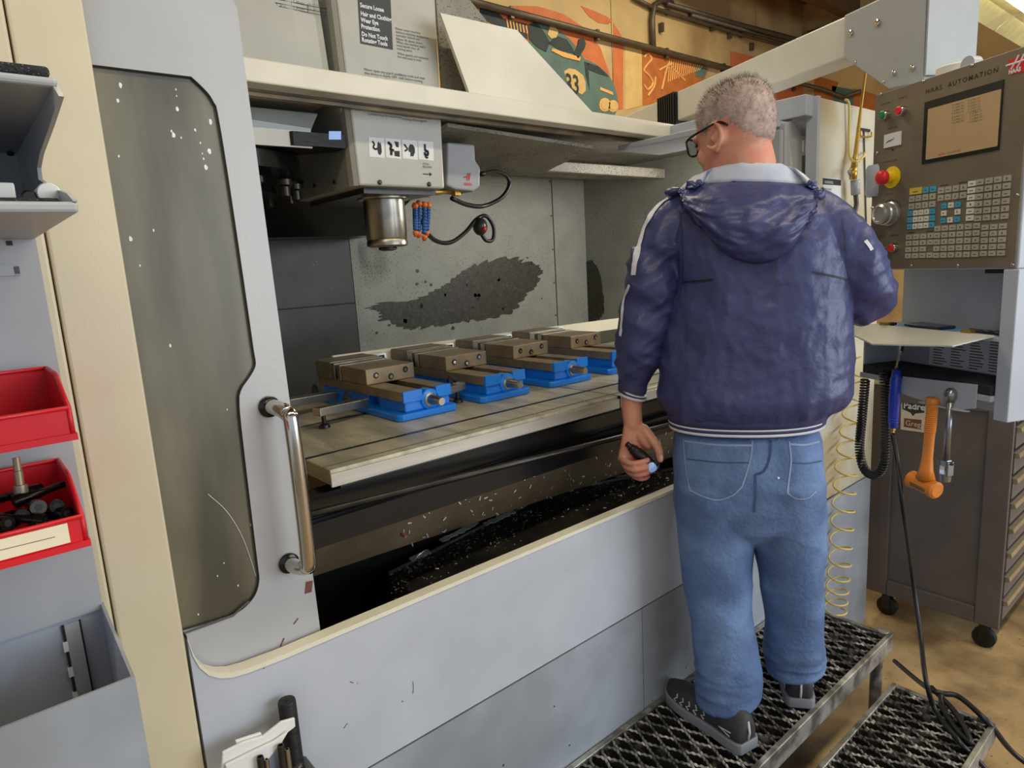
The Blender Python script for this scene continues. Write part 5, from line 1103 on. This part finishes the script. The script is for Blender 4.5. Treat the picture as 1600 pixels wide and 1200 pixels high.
# ---- jacket
jb = MB()
tor = [(284,1112,1235,.072,.03), (298,1088,1262,.09,.03), (315,1066,1288,.104,.02), (340,1050,1308,.116,.015), (370,1046,1316,.128,.01), (405,1052,1322,.138,.01), (440,1060,1325,.142,.01), (490,1052,1329,.148,.01), (540,1040,1332,.152,.01), (590,1030,1330,.156,.01), (610,1026,1328,.156,.01), (622,1028,1320,.150,.01), (632,1034,1308,.144,.01), (641,1043,1293,.136,.01), (651,1047,1287,.132,.01), (661,1049,1285,.131,.01)]
jb.loft([ring(*t) for t in tor])
lsl = [((1070,328,.0),.052), ((1044,356,-.005),.060), ((1032,390,-.01),.062), ((1024,420,-.01),.064), ((1018,452,-.01),.068), ((1011,490,-.01),.064), ((1003,530,-.008),.059), ((997,562,-.006),.054), ((992,584,-.005),.046), ((989,598,-.005),.039), ((988,616,-.005),.037)]
jb.tube(bez([vp(*p) for p, r in lsl], 4), [x for i in range(len(lsl)-1) for x in [lsl[i][1]+(lsl[i+1][1]-lsl[i][1])*k/4 for k in range(4)]]+[lsl[-1][1]], 24); jb.ball(vp(1070,328,0), .050)
rc = vp(1346, 462, .06)
rsl = [(vp(1275,330,0), .052), (vp(1297,356,0), .060), (vp(1320,392,0), .063), (vp(1336,430,.02), .066), (rc, .066), (rc.lerp(rh, .25)+Z*.005, .062), (rc.lerp(rh, .5), .052), (rc.lerp(rh, .72), .043)]
jb.tube(bez([p for p, r in rsl], 4), [x for i in range(len(rsl)-1) for x in [rsl[i][1]+(rsl[i+1][1]-rsl[i][1])*k/4 for k in range(4)]]+[rsl[-1][1]], 24); jb.ball(vp(1275,330,0), .050)
def ridge(v): return 1-2*abs(noise.noise(v))
def jdisp(p, n):
    q = p-P0; r_, d, z = q.dot(VR), q.dot(VN), p.z
    f = 0
    sl = max(0, min(1, (-.15-r_)/.03)) if z < 1.68 else 0
    sr = max(0, min(1, (r_-.235)/.03)) if z < 1.72 else 0
    if z > 1.20:
        k = min(1, max(0, (z-1.335)/.05)) if sl else 1
        f += (.0125*sl*k+.009*sr)*ridge(Vector((r_*5, d*5, z*16+r_*9)))+(.004*sl*k+.003*sr)*ridge(Vector((r_*14, d*9+4, z*34-r_*22)))
        f += (1-sl)*(.0042*ridge(Vector((r_*8+z*5, d*4, z*3-r_*3)))+.0022*ridge(Vector((r_*20-z*12, d*8, z*14+r_*9)))+.0016*noise.noise(Vector((r_*50, d*50, z*38))))
        w = max(0, 1-abs(z-1.42)/.035); f -= w*.004*(1-sl)*(.5+.5*noise.noise(Vector((r_*9, 1, 2))))
        w = max(0, 1-abs(z-1.275)/.07); f += w*(1-sl)*(.007*ridge(Vector((r_*16, d*16, z*9)))+.003)
    return f
jk, jbv = finish(jb, 'jacket', 'jacket', .005, disp=jdisp, smooth=3)
# draped strips on clothing, lying on the cloth surface
def drape(pxs, w, m, name, bv, parent, df0=-.6, up=.0022, n=10, flat=None):
    cen = []
    pts = bez([Vector((px, py, 0)) for px, py in pxs], n) if len(pxs) > 2 else [Vector((*pxs[0], 0)).lerp(Vector((*pxs[1], 0)), k/n) for k in range(n+1)]
    for p in pts:
        d = ray(p.x, p.y).normalized(); h, nn, i, dd = bv.ray_cast(CAM, d)
        if h: cen.append((h, nn))
    if len(cen) < 2: return None
    b = MB(); A_ = []
    for i, (h, nn) in enumerate(cen):
        t = (cen[min(i+1, len(cen)-1)][0]-cen[max(i-1, 0)][0]).normalized(); s_ = nn.cross(t).normalized()*w; row = []
        for e in (-1, -.33, .33, 1):
            q, qn, _, _ = bv.find_nearest(h+s_*e); row.append(q+qn*up)
        A_ += row
    b.add(A_, [(i*4+k, i*4+k+1, (i+1)*4+k+1, (i+1)*4+k) for i in range(len(cen)-1) for k in range(3)])
    return b.build(name, m, parent, True)
drape([(1052,305),(1030,320),(1012,345),(1001,375),(993,405),(990,430)], .009, 'white_cloth', 'sleeve_stripe', jbv, jk)
drape([(984,445),(975,470),(972,500),(970,525)], .005, 'white_cloth', 'sleeve_stripe', jbv, jk)
drape([(1352,376),(1358,384),(1362,391)], .004, 'white_cloth', 'sleeve_stripe', jbv, jk)
drape([(1068,441),(1090,439),(1114,437)], .0022, 'ink', 'back_vent', jbv, jk); drape([(1270,425),(1300,431),(1325,437)], .0022, 'ink', 'back_vent', jbv, jk)
drape([(1062,330),(1066,380),(1066,440),(1060,470)], .0016, 'jacket_trim', 'sleeve_seam', jbv, jk, up=.003); drape([(1316,340),(1322,390),(1325,450)], .0016, 'jacket_trim', 'sleeve_seam', jbv, jk, up=.003)
# knitted hem and cuffs with white lines
def band(name, m, rows, dz, parent, off=1.0):
    b = MB(); b.loft([ring(*r_) for r_ in rows], cap=False); o = b.build(name, m, parent, True); s_ = o.modifiers.new('t', 'SOLIDIFY'); s_.thickness = .003; s_.offset = 1; return o
def hem(py): py -= 20; f = (py-635)/32; return (py, 1046+4*f, 1289-5*f, .139-.003*f, .01)
def hemrow(py): 
    r_ = ring(*hem(py)); q0 = sum(r_, Vector())/len(r_)
    return [q0+(p-q0)*1.012 for p in r_]
for nm, m, a, c in (('hem_band', 'jacket_trim', 656, 671), ('hem_line', 'white_cloth', 671, 673.5), ('hem_band', 'jacket_trim', 673.5, 678), ('hem_line', 'white_cloth', 678, 682)):
    b = MB(); b.loft([hemrow(a), hemrow((a+c)/2), hemrow(c)], cap=False); o = b.build(nm, m, jk, True); s_ = o.modifiers.new('t', 'SOLIDIFY'); s_.thickness = .004; s_.offset = 1
for nm, m, a, c, r_ in (('cuff_band', 'jacket_trim', 592, 611, .0395), ('cuff_line', 'white_cloth', 611, 613.5, .0395), ('cuff_band', 'jacket_trim', 613.5, 616.5, .0392), ('cuff_line', 'white_cloth', 616.5, 620, .039)):
    q = [vp(989, a, -.005), vp(988.5, (a+c)/2, -.005), vp(988, c, -.005)]; MB().tube(q, [r_, r_, r_-.001], 28).build(nm, m, jk, True, auto=40)
# ---- hood lying on the back, with grey lining standing round the neck
hb_ = MB()
HCx = 1172
def hoodpt(u, v):
    # u 0..1 left to right, v 0..1 rim (top) to tip (bottom) over the back
    a = math.pi*(1-u); wv = 1-.0*v
    topx = HCx+112*math.cos(a)*(1-.04*v); top = 300-14*math.sin(a)
    bot = 306+106*math.sin(a)**.85
    py = top+(bot-top)*v
    px = HCx+(topx-HCx)*(1-.22*v**2)+10*v*math.sin(a)
    h, n, i, d = jbv.ray_cast(CAM, ray(px, min(py, 600)).normalized())
    if h is None: h = vp(px, py, -.05)
    bul = .050*math.sin(math.pi*min(1, v*.90+.10))**.6*(math.sin(a)**.5)+.014
    q = Vector((u*5, v*3.2, 3)); w = ridge(Vector((u*3.2+v*1.2, v*4.5-u*.8, 8))); w2 = ridge(Vector((u*8, v*9+u*3, 4))); w3 = noise.noise(Vector((u*20, v*20, 1)))
    return h-VN*(bul+math.sin(math.pi*v)**.5*(.013*w+.006*w2+.0015*w3))
g = MB(); nu, nv = 60, 34
g.grid(lambda u, v: hoodpt(min(max(u, .001), .999), v), nu, nv)
ho_ = g.build('hood', 'jacket', jk, True); s_ = ho_.modifiers.new('t', 'SOLIDIFY'); s_.thickness = .012; s_.offset = -1
def lining(u, v):
    a = math.pi*(1-u); px0 = HCx+110*math.cos(a); py0 = 299-14*math.sin(a)
    h = hoodpt(min(max(u, .001), .999), 0.0)
    nk = vp(1165, 283, .03)+VR*(.095*math.cos(a))-VN*(.082*math.sin(a))+Z*(.028*math.sin(a)**.5-.0)
    q = h.lerp(nk, v); q.z += .022*math.sin(math.pi*v)*(.4+.6*math.sin(a)); return q+Vector((0, 0, .004*noise.noise(q*45)))
g = MB(); g.grid(lambda u, v: lining(u, v), 40, 12); lo_ = g.build('hood_lining', 'hood_lining', jk, True); s_ = lo_.modifiers.new('t', 'SOLIDIFY'); s_.thickness = .006
def collar(u, v):
    a = 2*math.pi*u; return vp(1163, 288, .03)+VR*(.100*math.cos(a))-VN*(.090*math.sin(a))+Z*(-.04+.062*v+.010*math.sin(a))
g = MB(); g.grid(collar, 40, 4); co = g.build('collar', 'hood_lining', jk, True); s_ = co.modifiers.new('t', 'SOLIDIFY'); s_.thickness = .008
MB().ball(vp(1052, 300, -.03), .022, .03, .012, (VR, VN, Z)).build('collar_corner', 'jacket', jk, True)
# ---- jeans
je = MB()
je.loft([ring(668,1056,1278,.122,.01), ring(700,1053,1285,.128,.01), ring(740,1054,1287,.134,.005), ring(780,1055,1289,.126,.0), ring(812,1060,1288,.108,.005), ring(832,1085,1265,.07,.01), ring(845,1130,1220,.03,.02)])
legL = [(745,1054,1182,.126,.0), (790,1056,1180,.118,.0), (840,1061,1177,.106,-.005), (880,1066,1175,.096,-.012), (920,1071,1174,.092,-.02), (960,1079,1178,.088,-.03), (1010,1087,1184,.085,-.04), (1045,1089,1188,.078,-.05), (1075,1090,1187,.078,-.058), (1092,1091,1186,.080,-.062)]
legR = [(745,1166,1288,.126,.0), (790,1172,1290,.116,.01), (840,1178,1291,.104,.03), (880,1186,1288,.096,.04), (920,1191,1287,.092,.05), (960,1194,1287,.088,.065), (1010,1196,1288,.086,.08), (1026,1199,1288,.080,.09), (1042,1201,1287,.080,.095)]
for lg_ in (legL, legR): je.loft([ring(*t) for t in lg_])
def ddisp(p, n):
    f = .0035*noise.noise(Vector((p.x*14, p.y*14, p.z*9)))
    if p.z < .62: f += .0065*(1-2*abs(noise.noise(Vector((p.x*7, p.y*7, p.z*26)))))*min(1, (.62-p.z)/.1)
    f += .006*(1-2.2*abs(noise.noise(Vector((p.x*5+p.z*4, p.y*5, p.z*6)))))
    return f*.8
jn, dbv = finish(je, 'jeans', 'denim', .0055, disp=ddisp, smooth=16)
for pts, w, m, nm in (([(1068,686),(1072,730),(1078,766)], .0016, 'denim_stitch', 'pocket_stitch'), ([(1078,766),(1100,776),(1122,781),(1145,774),(1160,760)], .0016, 'denim_stitch', 'pocket_stitch'), ([(1160,760),(1168,735),(1174,712),(1176,688)], .0016, 'denim_stitch', 'pocket_stitch'),
    ([(1070,689),(1120,695),(1175,696)], .0025, 'denim_stitch', 'pocket_hem'), ([(1073,717),(1120,722),(1171,723)], .0014, 'denim_dark', 'pocket_seam'),
    ([(1233,690),(1236,720),(1232,755),(1231,771)], .0018, 'denim_stitch', 'pocket_stitch'), ([(1231,771),(1245,779),(1262,778),(1275,768)], .0016, 'denim_stitch', 'pocket_stitch'), ([(1235,694),(1258,695),(1280,690)], .0025, 'denim_stitch', 'pocket_hem'), ([(1238,723),(1260,724),(1284,720)], .0014, 'denim_dark', 'pocket_seam'),
    ([(1204,688),(1202,715),(1194,735),(1180,742)], .003, 'denim_dark', 'seat_seam'), ([(1180,742),(1180,770),(1178,800)], .003, 'denim_dark', 'seat_seam')):
    drape(pts, w, m, nm, dbv, jn, up=.0012)
MB().ball(dbv.ray_cast(CAM, ray(1216, 747).normalized())[0], .003).build('paint_spot', 'white_cloth', jn, True)
# ---- shoes
def shoe(heel, toe, lab):
    heel, toe = Vector(heel), Vector(toe); d = (toe-heel); L_ = d.length; d.normalize(); s_ = Z.cross(d).normalized(); z0 = .3625
    up_, so = MB(), MB()
    secs = [(.0, .028, .074, .0), (.03, .036, .086, .0), (.10, .039, .096, .0), (.2, .040, .100, .0), (.32, .040, .096, .0), (.45, .043, .080, .0), (.6, .048, .062, .0), (.75, .048, .048, .0), (.88, .042, .040, .0), (.96, .028, .034, .0), (1.0, .012, .028, .0)]
    def rr(f, w, h, zb, flat): 
        c = heel+d*(f*L_); c.z = 0; out = []
        for k in range(24):
            t = 2*math.pi*k/24; x, y = math.cos(t), math.sin(t); y2 = max(y, -.55) if flat else y; out.append(c+s_*(w*x*(1 if y < .1 else (1-.18*y)))+Z*(zb+h*(y2+.55)/1.55))
        return out
    up_.loft([rr(f, w*.97, h, z0+.020, True) for f, w, h, _ in secs])
    so.loft([[heel+d*(f*L_*1.02-.004)*1.0+s_*(w*1.07*math.cos(t))+Z*(0) if False else Vector(((heel+d*(f*L_*1.03-.005)).x+s_.x*(w*1.08*x), (heel+d*(f*L_*1.03-.005)).y+s_.y*(w*1.08*x), z)) for x, z in ((-1, z0), (1, z0), (1.03, z0+.016), (1, z0+.03), (-1, z0+.03), (-1.03, z0+.016))] for f, w, h, _ in secs])
    u = up_.build('shoe', 'shoe', person, True); so.build('sole', 'sole', u, True, auto=50, bevel=.003)
    bv = BVHTree.FromPolygons([v.copy() for v in up_.v], up_.f)
    def onup(f, side, h): 
        c = heel+d*(f*L_); c = Vector((c.x, c.y, z0+.02+h)); p, n, _, _ = bv.find_nearest(c+s_*side*.06); return p+n*.001
    for side in (-1, 1):
        for k in range(5):
            f = .40+k*.09; MB().tube([onup(f, side, .012), onup(f+.03, side, .022), onup(f-.01, side, .034), onup(f+.02, side, .05)], .0016, 5).build('shoe_line', 'shoe_line', u)
        MB().tube([onup(.08, side, .030), onup(.22, side, .026), onup(.10, side, .012)], .0018, 5).build('shoe_line', 'shoe_line', u)
    c = heel+d*.002; MB().tube([Vector((c.x, c.y, z0+.03)), Vector((c.x, c.y, z0+.055))-d*.006, Vector((c.x, c.y, z0+.085))-d*.001], .0035, 6).build('heel_tab', 'shoe_line', u, True)
    return u
hl0 = hz(1172, 1180, .3625); tl0 = Vector((1.478, -.012, 0)); shoe((hl0.x+.012, hl0.y+.012, 0), (tl0.x, tl0.y, 0), '')
hr0 = hz(1256, 1108, .3625); fd = (VN*.95+VR*.0+Vector((0, .12, 0))).normalized(); shoe((hr0.x, hr0.y+.01, 0), (hr0.x+fd.x*.30, hr0.y+.01+fd.y*.30, 0), '')
# ---- tool holder in the left hand
a, c = vp(979, 693, -.052), vp(1026, 734, -.018); d = c-a; L_ = d.length
th = thing('tool_holder', 'steel milling tool holder gripped in the man\'s left hand', 'tool holder', (a+c)/2)
MB().lathe(a, d, [(.006, 0), (.0075, .001), (.0075, L_*.12), (.011, L_*.13), (.012, L_*.2), (.0145, L_*.22), (.0145, L_*.26), (.0125, L_*.27), (.0165, L_*.36), (.0175, L_*.6), (.0185, L_*.75)], 22).build('shank', 'steel_dark', th, True, auto=35)
MB().lathe(a+d*.75, d, [(.0185, 0), (.025, .002), (.025, .008), (.021, .010), (.025, .012), (.025, .018), (.019, .02)], 22).build('flange', 'steel', th, True, auto=35)
MB().lathe(a+d*.96, d, [(.013, 0), (.012, .008), (.008, .01), (.008, .022)], 10).build('cutter', 'steel_dark', th, True, auto=35)
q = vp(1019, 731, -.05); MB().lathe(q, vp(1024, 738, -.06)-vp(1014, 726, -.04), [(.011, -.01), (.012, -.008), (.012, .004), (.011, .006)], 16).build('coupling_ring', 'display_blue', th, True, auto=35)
